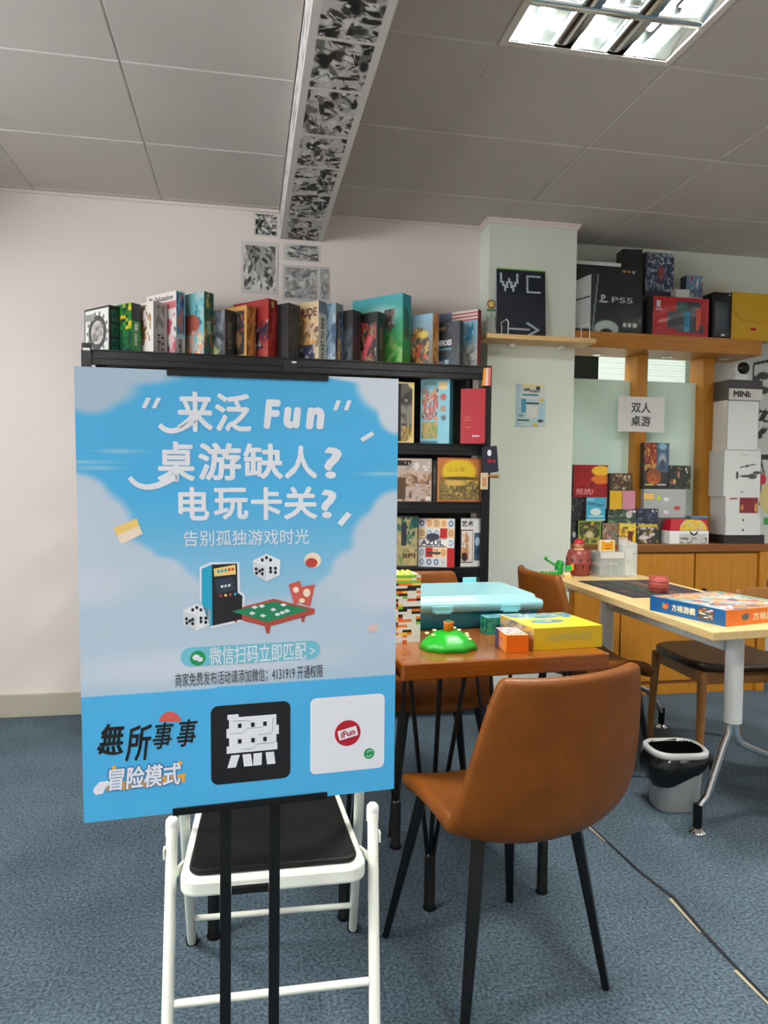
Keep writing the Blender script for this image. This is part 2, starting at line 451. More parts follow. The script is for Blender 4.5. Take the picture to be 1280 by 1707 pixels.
# baseboard, wall/ceiling trim
mb = MB(); mb.box(((XL + 1.25) / 2, WY - 0.006, 0.058), (1.25 - XL, 0.014, 0.116), 0.003); struct(mb.build('baseboard_back', M['baseboard']))
mb = MB(); mb.box((XL + 0.006, 0.8, 0.058), (0.014, 6.0, 0.116), 0.003); struct(mb.build('baseboard_left', M['baseboard']))
mb = MB()
mb.box(((XL + 0.16) / 2, WY - 0.008, CZ - 0.006), (0.16 - XL, 0.018, 0.014), 0.003)
mb.box(((0.385 + 1.254) / 2, WY - 0.008, CZ - 0.006), (1.254 - 0.385, 0.018, 0.014), 0.003)
struct(mb.build('trim_3', M['wall']))
mb = MB()
for z, e, hh in ((CZ - 0.006, 0.016, 0.012), (CZ - 0.020, 0.008, 0.016)):
    mb.box((1.502, 3.715 - e / 2, z), (0.496 + 2 * e, e, hh)); mb.box((1.254 - e / 2, 3.80, z), (e, 0.16, hh)); mb.box((1.75 + e / 2, 3.85, z), (e, 0.26, hh))
struct(mb.build('trim_4', M['wall']))

# ceiling of square metal panels, each side of the beam with its own joints
cm = mat('perforated warm grey ceiling panel', C(190, 184, 178), 0.7, noise=0.03, nscale=2.0, bump=0.12, bscale=900)
cj = mat('ceiling joint', C(206, 201, 195), 0.6)
RX, RY, LX, LY, T = 0.7836, 2.2676, -0.4256, 2.6146, 0.6
LIGHTS_R = [(0, -1), (0, -5), (4, -1), (4, -5)]
LIGHTS_L = [(-2, -3), (-2, -7)]
def tiles(mb, ox, oy, x0, x1, y0, y1, skip):
    for i in range(-9, 10):
        for j in range(-12, 10):
            a, b = max(x0, ox + i * T), min(x1, ox + (i + 1) * T); c, d = max(y0, oy + j * T), min(y1, oy + (j + 1) * T)
            if b - a < 0.02 or d - c < 0.02 or (i, j) in skip: continue
            g, h = 0.0025, 0.0055
            o = [(a + g, c + g), (b - g, c + g), (b - g, d - g), (a + g, d - g)]; q = [(a + h, c + h), (b - h, c + h), (b - h, d - h), (a + h, d - h)]
            e = [(a, c), (b, c), (b, d), (a, d)]
            V = [(x, y, CZ) for x, y in q] + [(x, y, CZ + 0.005) for x, y in o] + [(x, y, CZ + 0.005) for x, y in e]
            mb.add(V, [(3, 2, 1, 0)], 0)
            mb.add(V, [(k, (k + 1) % 4, 4 + (k + 1) % 4, 4 + k) for k in range(4)], 1)
            mb.add(V, [(4 + k, 4 + (k + 1) % 4, 8 + (k + 1) % 4, 8 + k) for k in range(4)], 1)
mb = MB()
tiles(mb, RX, RY, 0.385, XR, YF, YB, LIGHTS_R)
tiles(mb, LX, LY, XL, 0.16, YF, WY, LIGHTS_L)
tiles(mb, RX, RY, 0.95, XR, YB + 0.1, 5.4, [(1, 4)])
struct(mb.build('ceiling', [cm, cj]))
# slab over everything, so no daylight leaks in above the panels
mb = MB(); mb.box(((XL + XR) / 2, 1.65, CZ + 0.24), (XR - XL + 0.3, 8.0, 0.08)); struct(mb.build('ceiling_slab', M['wall']))
# beam
BZ, BX0, BX1 = 2.4555, 0.163, 0.385
mb = MB(); mb.box(((BX0 + BX1) / 2, (YF + WY) / 2, (BZ + CZ + 0.1) / 2), (BX1 - BX0, WY - YF, CZ + 0.1 - BZ), 0.004)
struct(mb.build('ceiling_beam', M['wall']))

# ------------------------------------------------------------------ recessed louvre lights
tube_m, nt, b = new_mat('lit fluorescent tube')
b.inputs['Base Color'].default_value = (1, 1, 1, 1)
b.inputs['Emission Color'].default_value = TUBE_COLOR + (1,)
b.inputs['Emission Strength'].default_value = TUBE_POWER
def make_troffer(x0, y0, label):
    t = thing('ceiling_light', label, 'ceiling light', (x0 + 0.3, y0 + 0.3, CZ), 0, 'louvred ceiling lights')
    mb = MB()                                                   # frame
    for sx in (-1, 1):
        mb.box((sx * 0.287, 0, 0.002), (0.026, 0.6, 0.008), 0.002); mb.box((0, sx * 0.287, 0.002), (0.548, 0.026, 0.008), 0.002)
    mb.build('frame', M['ceiling_frame'], t)
    mb = MB()                                                   # housing
    W, D = 0.274, 0.115
    mb.add([(-W, -W, D), (W, -W, D), (W, W, D), (-W, W, D)], [(3, 2, 1, 0)])
    for s in (-1, 1):
        mb.add([(s * W, -W, 0), (s * W, W, 0), (s * W, W, D), (s * W, -W, D)], [(0, 1, 2, 3)])
        mb.add([(-W, s * W, 0), (W, s * W, 0), (W, s * W, D), (-W, s * W, D)], [(0, 1, 2, 3)])
        mb.add([(s * W, -W, 0.004), (s * W, W, 0.004), (s * (W - 0.045), W, 0.085), (s * (W - 0.045), -W, 0.085)], [(0, 1, 2, 3)])
    mb.build('reflector', M['reflector'], t)
    for x in (-0.0913, 0.0913):                                 # lengthwise blades, curved V section
        mb = MB(); pr = [(-0.030, 0.004), (-0.022, 0.03), (-0.010, 0.062), (0.0, 0.085), (0.010, 0.062), (0.022, 0.03), (0.030, 0.004)]
        V = [(x + p[0], s * W, p[1]) for s in (-1, 1) for p in pr]; n = len(pr)
        mb.add(V, [(i, i + 1, n + i + 1, n + i) for i in range(n - 1)] + [(0, n, 2 * n - 1, n - 1)], 0, True)
        mb.build('louver_blade', M['reflector'], t)
    for y in (-0.0913, 0.0913):                                 # cross blades
        mb = MB(); pr = [(-0.012, 0.002), (-0.007, 0.026), (0.0, 0.052), (0.007, 0.026), (0.012, 0.002)]
        V = [(s * W, y + p[0], p[1]) for s in (-1, 1) for p in pr]; n = len(pr)
        mb.add(V, [(i, i + 1, n + i + 1, n + i) for i in range(n - 1)] + [(0, n, 2 * n - 1, n - 1)], 0, True)
        mb.build('louver_blade', M['reflector'], t)
    for x in (-0.1826, 0, 0.1826):
        mb = MB(); mb.tube([(x, -0.225, 0.070), (x, 0.225, 0.070)], 0.0135, 10)
        tb = mb.build('lamp_tube', tube_m, t)
    return t
lab = 'square recessed ceiling light with mirror louvres, '
t0 = make_troffer(RX, RY - T, lab + 'right of the papered beam')
spots = [(RX + 0 * T, RY - 5 * T, 'behind the camera right of the beam'), (RX + 4 * T, RY - T, 'nearest the right wall'),
         (RX + 4 * T, RY - 5 * T, 'behind the camera by the right wall'), (LX - 2 * T, LY - 3 * T, 'left of the papered beam'),
         (LX - 2 * T, LY - 7 * T, 'behind the camera left of the beam'), (RX + T, RY + 4 * T, 'in the room behind the frosted glass')]
for x, y, w in spots: copy_thing(t0, (x + 0.3, y + 0.3, CZ), 0, lab + w, 'louvred ceiling lights')
# ------------------------------------------------------------------ poster board on its stand
PS = 0.8333
def PO():
    cx, cy, cz, yaw, lean, roll = -0.0004, 1.4122, 0.98, 0.0709, -0.0303, 0.0102
    ex = Vector((math.cos(yaw), math.sin(yaw), 0)); nn = Vector((-math.sin(yaw), math.cos(yaw), 0))
    ez = math.cos(lean) * Vector((0, 0, 1)) + math.sin(lean) * nn
    e2 = math.cos(roll) * ex + math.sin(roll) * ez; e3 = -math.sin(roll) * ex + math.cos(roll) * ez
    o = Vector((cx * PS, cy * PS, CAM_H + (cz - CAM_H) * PS))
    return o, e2, e3, e3.cross(e2) * -1
po, pe2, pe3, pn = PO()
pn = Vector((pe2.y * pe3.z - pe2.z * pe3.y, pe2.z * pe3.x - pe2.x * pe3.z, pe2.x * pe3.y - pe2.y * pe3.x)) * -1   # pointing away from the viewer
PW, PH = 0.25, 0.4207 * PS
def pl(px, py):
    """pixel of the photograph -> (right, up) on the poster"""
    v = RT * ((px - 640) / FPX) + UP * ((853.5 - py) / FPX) + FW
    c0 = Vector((0, 0, CAM_H)); t = (po - c0).dot(pn) / v.dot(pn); d = c0 + v * t - po
    return (d.dot(pe2), d.dot(pe3))
poster_M = Matrix(((pe2.x, pn.x, pe3.x, po.x), (pe2.y, pn.y, pe3.y, po.y), (pe2.z, pn.z, pe3.z, po.z), (0, 0, 0, 1)))

# printed sky with clouds
def sky_art():
    A = Art(160, 224, (86, 176, 216))
    A.vgrad((168, 196, 214), (70, 178, 230))
    t = np.clip((A.v - 0.42) / 0.3, 0, 1)[..., None]
    A.a = np.array((176, 199, 218)) * (1 - t) + np.array((74, 178, 230)) * t
    c = (190, 205, 222); c2 = (204, 213, 226)
    def cl(px, py, rx, ry, col=c, soft=0.25):
        x, z = pl(px, py); A.ell((x + PW) / (2 * PW), (z + PH) / (2 * PH), rx, ry, col, soft)
    for q in [(130, 620, .22, .06), (215, 622, .18, .03), (170, 650, .12, .04), (150, 668, .09, .035), (270, 612, .1, .02)]: cl(*q, (172, 196, 216), .45)
    for q in [(600, 620, .14, .028), (650, 640, .13, .08), (664, 690, .08, .055), (560, 618, .06, .02)]: cl(*q, c2)
    for q in [(125, 830, .11, .06), (160, 880, .12, .09), (130, 930, .2, .1), (215, 945, .1, .06), (180, 960, .2, .07), (265, 955, .09, .04), (290, 985, .1, .05)]: cl(*q)
    for q in [(660, 860, .10, .07), (630, 900, .1, .08), (655, 940, .16, .1), (600, 950, .11, .06), (570, 985, .1, .05), (540, 1000, .09, .04)]: cl(*q)
    for q in [(200, 1000, .35, .05), (580, 1010, .32, .05), (400, 1030, .45, .05), (400, 1070, .7, .06), (180, 1050, .3, .05), (620, 1060, .3, .05)]: cl(*q, (182, 202, 220), .5)
    for q in [(150, 980, .16, .05), (640, 990, .16, .05), (330, 1110, .6, .05)]: cl(*q, (198, 210, 224), .6)
    for q in [(130, 770, .16, .006), (200, 752, .1, .006), (640, 790, .12, .007), (160, 780, .1, .006)]: cl(*q, (150, 200, 226), .9)
    zb = np.where(True, 0, 0)
    xl, zl = pl(134, 1163); xr, zr = pl(656.4, 1124)
    X = A.u * 2 * PW - PW; Z = A.v * 2 * PH - PH
    A.a[Z < zl + (zr - zl) * (X - xl) / (xr - xl)] = (74, 176, 230)
    return A
A = sky_art()
mb = MB()
mb.box((0, 0.0026, 0), (2 * PW, 0.005, 2 * PH), col=C(222, 232, 232))
mb.grid((-PW, 0, -PH), (2 * PW, 0, 0), (0, 0, 2 * PH), A.a)
poster = mb.build('advertising_poster', M['poster'])
poster.matrix_world = poster_M
tag(poster, 'pale blue board game poster board with white clouds and lettering on black stand', 'poster')

_LY = [0.0004]
def pchild(name, fn, mats, label=None):
    mb = MB(); fn(mb); o = mb.build(name, mats, poster)
    if label: o['label'] = label
    return o
def ptext(mb, body, x0, y0, x1, y1, off=0.03, shear=0.0, mi=0, y=-0.0008):
    """lettering between photograph pixels (x0,y0) upper left and (x1,y1) lower right on the poster"""
    a = pl(x0, (y0 + y1) / 2); b = pl(x1, (y0 + y1) / 2); t = pl((x0 + x1) / 2, y0)[1]; u = pl((x0 + x1) / 2, y1)[1]
    text_mb(mb, body, a[0], b[0], u, t, y, off, shear, mi)
def pshape(mb, pts, mi=0, y=-0.0008): mb.poly([pl(*p) for p in pts], y, mi)
def curve(p0, p1, p2, n=14):
    return [((1 - t) ** 2 * p0[0] + 2 * t * (1 - t) * p1[0] + t * t * p2[0], (1 - t) ** 2 * p0[1] + 2 * t * (1 - t) * p1[1] + t * t * p2[1]) for t in [i / (n - 1) for i in range(n)]]
def headline(mb):
    ptext(mb, '来', 295, 653, 355, 720, .028); ptext(mb, '泛', 358, 656, 419, 720, .028)
    ptext(mb, 'F', 438, 667, 469, 716, .06, .12); ptext(mb, 'u', 471, 680, 503, 716, .06, .12); ptext(mb, 'n', 508, 680, 542, 717, .06, .12)
    for b, x0, y0, x1, y1 in (('桌', 262, 736, 325, 803), ('游', 330, 738, 402, 801), ('缺', 405, 739, 472, 799), ('人', 474, 743, 529, 798), ('?', 540, 745, 570, 798),
                              ('电', 297, 812, 349, 868), ('玩', 356, 813, 414, 866), ('卡', 418, 812, 470, 867), ('关', 473, 811, 529, 866), ('?', 535, 816, 561, 864)):
        ptext(mb, b, x0, y0, x1, y1, .028)
    for x in (240, 257): pshape(mb, [(x - 4, 680), (x + 3, 681), (x + 12, 663), (x + 4, 663)])
    for x in (559, 577): pshape(mb, [(x - 4, 684), (x + 3, 684), (x + 9, 668), (x + 2, 667)])
    mb.poly([pl(*p) for p in stroke(curve((266, 708), (284, 732), (325, 700)), 8, 10)], -0.0008)
    mb.poly([pl(*p) for p in stroke(curve((216, 796), (240, 830), (296, 792)), 8, 11)], -0.0008)
    ptext(mb, '告别孤独游戏时光', 306, 883, 515, 909, .004)
pchild('headline_lettering', headline, M['white_ink'], 'white headline lettering')

ink = {k: mat('poster ink ' + k, C(*v), 0.5) for k, v in dict(teal=(30, 165, 200), dark=(22, 24, 30), screen=(38, 56, 70), yellow=(238, 205, 120), red=(190, 66, 58), wood=(176, 74, 62), felt=(28, 130, 88), ticket=(206, 92, 84), cream=(238, 222, 200), panel=(112, 190, 212), deep=(36, 110, 170)).items()}
def K(*names): return [ink[n] if n in ink else M[n] for n in names]
def arcade(mb):
    pshape(mb, [(333, 945), (352, 937), (399, 937), (400, 985), (408, 992), (407, 1035), (352, 1047), (333, 1000)], 0, -0.0006)   # white sticker edge
    pshape(mb, [(336, 948), (353, 941), (354, 1042), (350, 1044), (336, 1005)], 1, -0.0009)
    pshape(mb, [(353, 941), (395, 939), (396, 988), (404, 993), (403, 1032), (354, 1043)], 2, -0.0009)
    pshape(mb, [(356, 948), (392, 941), (393, 957), (357, 961)], 3, -0.0012)
    pshape(mb, [(358, 966), (391, 962), (393, 984), (362, 990)], 4, -0.0012)
    for x, c in ((368, 5), (376, 3), (384, 5), (392, 1)): mb.poly([pl(*p) for p in ell(x, 993 - (x - 368) * .12, 2.3, 2.3, 10)], -0.0014, c)
    for k in range(5): mb.poly([pl(*p) for p in [(362 + k * 6, 955 - k), (366 + k * 6, 954.5 - k), (366 + k * 6, 950 - k), (362 + k * 6, 950.5 - k)]], -0.0014, 1 if k < 3 else 5)
    for k in range(3): pshape(mb, [(368 + k * 6, 980 - k), (372 + k * 6, 979 - k), (372 + k * 6, 975 - k), (368 + k * 6, 976 - k)], 0, -0.0014)
pchild('arcade_drawing', arcade, K('white_ink', 'teal', 'dark', 'yellow', 'screen', 'red'), 'blue and black arcade machine drawing')
def die(mb, cx, cy, s):
    pshape(mb, [(cx - s, cy - s * .5), (cx, cy - s), (cx + s, cy - s * .55), (cx + s * .95, cy + s * .55), (cx - s * .05, cy + s), (cx - s * .95, cy + s * .45)], 0, -0.0009)
    pshape(mb, [(cx - s * .98, cy - s * .45), (cx - s * .05, cy - s * .1), (cx - s * .05, cy + s * .98), (cx - s * .92, cy + s * .45)], 1, -0.0011)
    for u, v in ((-.75, .1), (-.3, .45), (-.5, .25), (-.72, .4), (-.3, .15), (0, -.72), (-.3, -.55), (.3, -.55), (.3, .3), (.65, .05), (.3, .05), (.65, .35)):
        mb.poly([pl(*p) for p in ell(cx + u * s, cy + v * s, s * .11, s * .13, 10)], -0.0013, 2)
M['pgrey'] = mat('poster pale grey', C(208, 213, 220), 0.5)
for x, y, l in ((444, 946, 'upper white die drawing'), (328, 1029, 'lower white die drawing')):
    pchild('die_drawing', lambda mb: die(mb, x, y, 23), [M['white_ink'], M['pgrey'], M['black_ink']], l)
def gtable(mb):
    pshape(mb, [(376, 1019), (456, 998), (525, 1015), (524, 1023), (446, 1045), (377, 1027)], 0)
    pshape(mb, [(386, 1019), (457, 1002), (516, 1016), (446, 1037)], 1, -0.0011)
    for x in (393, 505): pshape(mb, [(x - 4, 1026), (x + 4, 1026), (x + 2, 1037), (x - 2, 1037)], 0)
    pshape(mb, [(441, 1044), (451, 1044), (449, 1056), (444, 1056)], 0)
    for x, y in ((424, 1012), (436, 1010), (455, 1016), (462, 1024), (470, 1021), (478, 1018), (472, 1008), (420, 1022), (438, 1026)):
        pshape(mb, [(x - 5, y), (x, y - 3), (x + 6, y), (x, y + 3)], 2, -0.0013)
pchild('game_table_drawing', gtable, K('wood', 'felt', 'white_ink'), 'green felt game table drawing')
TM = [ink['ticket'], ink['cream'], ink['red'], ink['yellow'], mat('poster peach', C(214, 192, 190), 0.5)]
def tickets(mb):
    pshape(mb, [(481, 974), (500, 968), (508, 1000), (490, 1008)], 0); pshape(mb, [(502, 978), (525, 974), (517, 1011), (496, 1004)], 0, -0.001)
    for x, y, a, b in ((493, 983, 5, 5), (511, 988, 6, 7), (503, 1001, 5, 4)): mb.poly([pl(*p) for p in ell(x, y, a, b, 14)], -0.0013, 1)
pchild('ticket_drawing', tickets, TM, 'red ticket drawing')
def ball(mb): mb.poly([pl(*p) for p in ell(521, 934, 14, 13, 24)], -0.0007, 1); mb.poly([pl(*p) for p in ell(519, 938, 10, 8, 20)], -0.001, 2)
pchild('ball_drawing', ball, TM, 'red and cream ball drawing')
def tile(mb): pshape(mb, [(190, 882), (228, 866), (238, 890), (202, 907)], 1, -0.0007); pshape(mb, [(190, 880), (228, 864), (232, 876), (194, 893)], 3, -0.001)
pchild('tile_drawing', tile, TM, 'cream and yellow tile drawing')
pchild('chip_drawing', lambda mb: pshape(mb, [(600, 731), (620, 719), (624, 725), (604, 737)], 1, -0.0007), [TM[0], M['white_ink']])
pchild('chip_drawing', lambda mb: pshape(mb, [(562, 872), (578, 853), (586, 858), (570, 877)], 1, -0.0007), [TM[0], M['white_ink']])
pchild('blush_drawing', lambda mb: mb.poly([pl(*p) for p in ell(622, 1047, 9, 7, 20)], -0.0007, 4), TM)
def button(mb):
    a = pl(318, 1095.5); b = pl(518, 1083); r_ = 0.0155; zc_ = (a[1] + b[1]) / 2
    mb.poly(rrect(a[0] - r_, b[0] + r_, zc_ - r_, zc_ + r_, r_ * .999, 12), -0.0006, 0)
    c = pl(329.7, 1097); mb.poly(ell(c[0], c[1], 0.0121), -0.001, 1)
    for dx, dy, r in ((-.0025, .0015, .0055), (.0035, -.002, .0045)): mb.poly(ell(c[0] + dx, c[1] + dy, r, r * .85), -0.0014, 2)
    ptext(mb, '微信扫码立即匹配', 349, 1074, 510, 1104, .008, 0, 2, -0.001); ptext(mb, '>', 516, 1079, 525, 1091, 0, 0, 2, -0.001)
pchild('scan_button', button, K('panel', 'green_ink', 'white_ink'), 'rounded blue button with white lettering')
def small(mb): ptext(mb, '商家免费发布活动请添加微信；4131919 开通权限', 292, 1115, 538, 1139, .004)
pchild('small_lettering', small, M['dark_text'], 'small dark line of lettering')
def brush(mb):
    ptext(mb, '無', 163, 1206, 208, 1256, .03, .2); ptext(mb, '所', 208, 1208, 254, 1268, .02, .2)
    ptext(mb, '事', 254, 1204, 290, 1248, .02, .25); ptext(mb, '事', 294, 1199, 330, 1244, .02, .25)
    mb.poly([pl(*p) for p in stroke(curve((236, 1222), (234, 1255), (226, 1267)), 6, 2)], -0.0008, 0)
    mb.poly([pl(*p) for p in stroke(curve((163, 1246), (185, 1262), (205, 1252)), 7, 3)], -0.0008, 0)
    mb.poly([pl(*p) for p in ell(283.5, 1203, 18, 17, 24, PI, 2 * PI)], -0.0005, 1)
pchild('brush_lettering', brush, K('black_ink', 'ticket'), 'black brush lettering with red sun')
def mode(mb):
    pshape(mb, [(176, 1306), (306, 1290), (309, 1303), (178, 1320)], 0, -0.0005)
    ptext(mb, '冒险模式', 179, 1273, 304, 1315, .075, .12, 1, -0.0008); ptext(mb, '冒险模式', 181, 1275, 302, 1313, .03, .12, 2, -0.0012)
    pshape(mb, [(157, 1313), (166, 1303), (180, 1301), (186, 1306), (176, 1312), (172, 1322), (160, 1325), (155, 1319)], 2, -0.0012)
    for x, y in ((190, 1279), (300, 1271), (306, 1292)): mb.poly([pl(*p) for p in ell(x, y, 4, 4, 5)], -0.0009, 0)
pchild('mode_lettering', mode, K('orange_ink', 'deep', 'white_ink'), 'white outlined lettering on an orange bar')
def badge(mb):
    a = pl(351.5, 1238); b = pl(484, 1238); t = pl(418, 1169.6 + 3); u = pl(418, 1305.5 - 3)
    mb.poly(rrect(a[0], b[0], u[1], t[1], 0.012), -0.0005, 0)
    x0, z1 = pl(379, 1194); x1, z0 = pl(463, 1272)
    def R(u0, v0, u1, v1, mi=1, y=-0.001): mb.poly([(x0 + (x1 - x0) * u0, z0 + (z1 - z0) * v0), (x0 + (x1 - x0) * u1, z0 + (z1 - z0) * v0), (x0 + (x1 - x0) * u1, z0 + (z1 - z0) * v1), (x0 + (x1 - x0) * u0, z0 + (z1 - z0) * v1)], y, mi)
    R(.03, .28, .97, .97); R(0, .93, .22, 1.03, 1, -0.0011); R(-.02, .58, 1.02, .76, 1, -0.0012); R(-.02, .28, .99, .42, 1, -0.0012)
    for u in (.24, .5, .74):
        for v in (.5, .80): R(u - .035, v - .04, u + .035, v + .045, 0, -0.0015)
    for p_ in ([(.05, .66), (.3, .66), (.38, .74), (.7, .74)], [(.3, .34), (.5, .34), (.58, .42), (.95, .42)], [(.1, .9), (.4, .9), (.46, .86)], [(.6, .6), (.85, .6), (.9, .68), (.9, .9)]):
        mb.poly(stroke([(x0 + (x1 - x0) * q[0], z0 + (z1 - z0) * q[1]) for q in p_], .0005), -0.0016, 0)
    for u, du in ((.04, -.05), (.26, .06), (.48, .02), (.72, .06)):
        mb.poly([(x0 + (x1 - x0) * p, z0 + (z1 - z0) * q) for p, q in ((u + du, 0), (u + du + .17, 0), (u + .2, .24), (u + .03, .24))], -0.001, 1)
pchild('black_badge', badge, K('black_ink', 'white_ink'), 'black rounded badge with white block character')
def card(mb):
    a = pl(517, 1222); b = pl(640.5, 1222); t = pl(579, 1160); u = pl(579, 1285)
    mb.poly(rrect(a[0], b[0], u[1], t[1], 0.010), -0.0005, 0)
    c = pl(579.4, 1221.7); mb.poly(ell(c[0], c[1], 0.0222, n=40), -0.001, 1)
    mb.poly([(c[0] + x * math.cos(.22) - z * math.sin(.22), c[1] + x * math.sin(.22) + z * math.cos(.22)) for x, z in rrect(-.0165, .0165, -.0085, .0085, .0015)], -0.0014, 0)
    xf = Matrix.Translation((c[0], 0, c[1])) @ Matrix.Rotation(-.22, 4, 'Y')
    text_mb(mb, 'iFun', -.0125, .0125, -.0055, .0055, -0.0018, .03, .1, 1, xf=xf)
    g = pl(615, 1255.7); mb.poly(ell(g[0], g[1], 0.0092), -0.001, 2)
    mb.poly(stroke([(g[0] + .004 * math.cos(a) + .001, g[1] + .0025 + .0028 * math.sin(a)) for a in [i * .35 for i in range(11)]], .0012), -0.0014, 0)
    mb.poly(stroke([(g[0] - .004 * math.cos(a) - .001, g[1] - .0025 - .0028 * math.sin(a)) for a in [i * .35 for i in range(11)]], .0012), -0.0014, 0)
pchild('white_card', card, K('white_ink', 'red_ink', 'green_ink'), 'white rounded card with red round emblem')

# stand: two flat uprights, clamp strips above and below, cross piece, foot
t = thing('poster_stand', 'black steel poster stand with twin flat uprights holding the blue poster', 'poster stand', (po.x, 1.215, 0))
def stand(name, fn, m=M['black_metal']):
    mb = MB(); fn(mb); o = mb.build(name, m, t); o.location = (0, 0, 0); return o
xl_, xr_ = at(375.5, 1550, Y=1.2).x - po.x, at(457.5, 1550, Y=1.2).x - po.x
for x in (xl_, xr_): stand('upright', lambda mb: mb.bar((x, 0, 0.012), (x, 0, 1.352), 0.018, 0.008))
stand('cross_piece', lambda mb: mb.box(((xl_ + xr_) / 2, 0.0, at(416, 1490, Y=1.2).z), (xr_ - xl_ - 0.019, 0.008, 0.011)))
for sgn, x in ((1, xl_), (1, xr_)): stand('foot', lambda mb: mb.box((x, 0.0, 0.006), (0.02, 0.36, 0.012), 0.002))
stand('foot_bar', lambda mb: mb.box(((xl_ + xr_) / 2, 0.05, 0.006), (xr_ - xl_ - 0.021, 0.02, 0.0118), 0.002))
def clamp(name, pa, pb, hh):
    a = pl(*pa); b = pl(*pb)
    mb = MB(); mb.box(((a[0] + b[0]) / 2, -0.002, (a[1] + b[1]) / 2), (b[0] - a[0], 0.0028, hh), 0.0004)
    zz = (a[1] + b[1]) / 2; s = 1 if zz > 0 else -1
    mb.box(((a[0] + b[0]) / 2, 0.008, s * (PH + 0.0018)), (b[0] - a[0], 0.0228, 0.003))
    o = mb.build(name, M['black_metal'], t)
    o.parent = t; o.matrix_parent_inverse = Matrix.Identity(4); o.matrix_local = Matrix.Translation((-po.x, -1.215, 0)) @ poster_M
    return o
clamp('upper_clamp', (278, 619), (547, 630), 0.0110)
clamp('lower_clamp', (288, 1353), (545, 1323), 0.0095)
# ------------------------------------------------------------------ furniture
def subsurf(o, lv=2):
    s = o.modifiers.new('smooth', 'SUBSURF'); s.levels = lv; s.render_levels = lv; return o

# --- tan leather shell chair (front of the seat is local +y)
def shell_grid():
    # (y, z, half width, side lift z, side forward y)
    P = [(0.232, 0.424, 0.186, 0.004, -0.012), (0.240, 0.444, 0.196, 0.008, -0.012), (0.205, 0.460, 0.214, 0.014, -0.004), (0.10, 0.452, 0.230, 0.024, 0.0), (0.0, 0.440, 0.238, 0.030, 0.0),
         (-0.10, 0.426, 0.242, 0.036, 0.012), (-0.170, 0.418, 0.246, 0.034, 0.045), (-0.215, 0.436, 0.246, 0.022, 0.078), (-0.238, 0.50, 0.243, 0.006, 0.078), (-0.252, 0.60, 0.230, 0.0, 0.062), (-0.264, 0.705, 0.210, 0.0, 0.05),
         (-0.272, 0.770, 0.194, 0.000, 0.045), (-0.276, 0.794, 0.182, 0.004, 0.042)]
    U = [-1, -0.9, -0.66, -0.33, 0, 0.33, 0.66, 0.9, 1]
    return P, U
def make_shell_chair(label):
    t = thing('shell_chair', label, 'chair', group='tan leather shell chairs')
    P, U = shell_grid(); mb = MB(); V = []
    for y, z, w, lz, fy in P:
        y = y * .73 if y > 0 else y - .012
        z = z - .030 if y > .1 else z - .01 if y > .05 else z
        for u in U:
            a = abs(u) ** 2.4
            V.append((w * u + 0.028, y + fy * a, z + lz * a - 0.012 * (1 - u * u) * (1 if z < 0.46 else 0)))
    n = len(U)
    mb.add(V, [(i * n + j, i * n + j + 1, (i + 1) * n + j + 1, (i + 1) * n + j) for i in range(len(P) - 1) for j in range(n - 1)], 0, True)
    o = mb.build('padded_shell', M['leather'], t)
    sd = o.modifiers.new('thick', 'SOLIDIFY'); sd.thickness = 0.034; sd.offset = 0
    subsurf(o, 2)
    mb = MB()
    mb.box((0.01, 0.02, 0.4135), (0.20, 0.20, 0.012), 0.002)
    mb.build('seat_bracket', M['black_gloss'], t)
    for sx, sy in ((-1, 1), (1, 1), (-1, -1), (1, -1)):
        mb = MB()
        mb.bar((sx * 0.130 + .008, sy * 0.130, 0.420), (sx * 0.197, sy * 0.197, 0.0), 0.034, 0.026, (sx, sy, 0), 0.020, 0.016, bevel=0.003)
        mb.build('leg', M['black_gloss'], t)
    return t
ch = make_shell_chair('tan leather shell chair with black legs in front of the orange brown table')
ch.location = (0.604, 1.686, 0); ch.rotation_euler = (0, 0, 0.25)
fc_ = copy_thing(ch, (0.675, 2.555, 0), PI + 0.03, 'tan leather shell chair facing the camera behind the blue storage box', 'tan leather shell chairs')
sc_ = copy_thing(ch, (1.435, 2.85, 0), -PI / 2 + 0.04, 'tan leather shell chair turned sideways, its back at the far corner of the pale table', 'tan leather shell chairs')

for o in (fc_, sc_): o.scale = (1, 1, 1.06)

# --- square wood tables on hairpin legs
def make_table(label):
    t = thing('square_table', label, 'table', group='orange brown square tables')
    mb = MB(); mb.box((0, 0, 0.7275), (0.576, 0.735, 0.045), 0.006, seg=3); mb.build('tabletop', M['table_wood'], t)
    for sx, sy in ((-1, -1), (1, -1), (-1, 1), (1, 1)):
        mb = MB(); fx, fy = sx * 0.174 + 0.03, sy * 0.175
        mb.tube([(fx, fy, 0.125), (fx + sx * 0.010, fy + sy * 0.095, 0.703)], 0.0065, 10)
        mb.tube([(fx - sx * 0.004, fy, 0.125), (fx - sx * 0.06, fy + sy * 0.10, 0.703)], 0.0065, 10)
        mb.tube([(fx + sx * 0.004, fy, 0.125), (fx + sx * 0.075, fy + sy * 0.02, 0.703)], 0.0065, 10)
        mb.box((fx, fy + sy * 0.07, 0.7022), (0.14, 0.12, 0.005))
        lg = mb.build('leg', M['black_gloss'], t)
        mb = MB(); mb.lathe([(0, 0), (0.017, 0), (0.019, 0.006), (0.0155, 0.012), (0.0155, 0.15), (0.011, 0.162), (0, 0.163)], 18, (fx, fy, 0))
        mb.build('foot', M['black_gloss'], lg)
    return t
tb = make_table('orange brown wooden table on black hairpin legs, with the yellow game box on it')
tb.location = (0.640, 2.115, 0); tb.rotation_euler = (0, 0, 0.07)
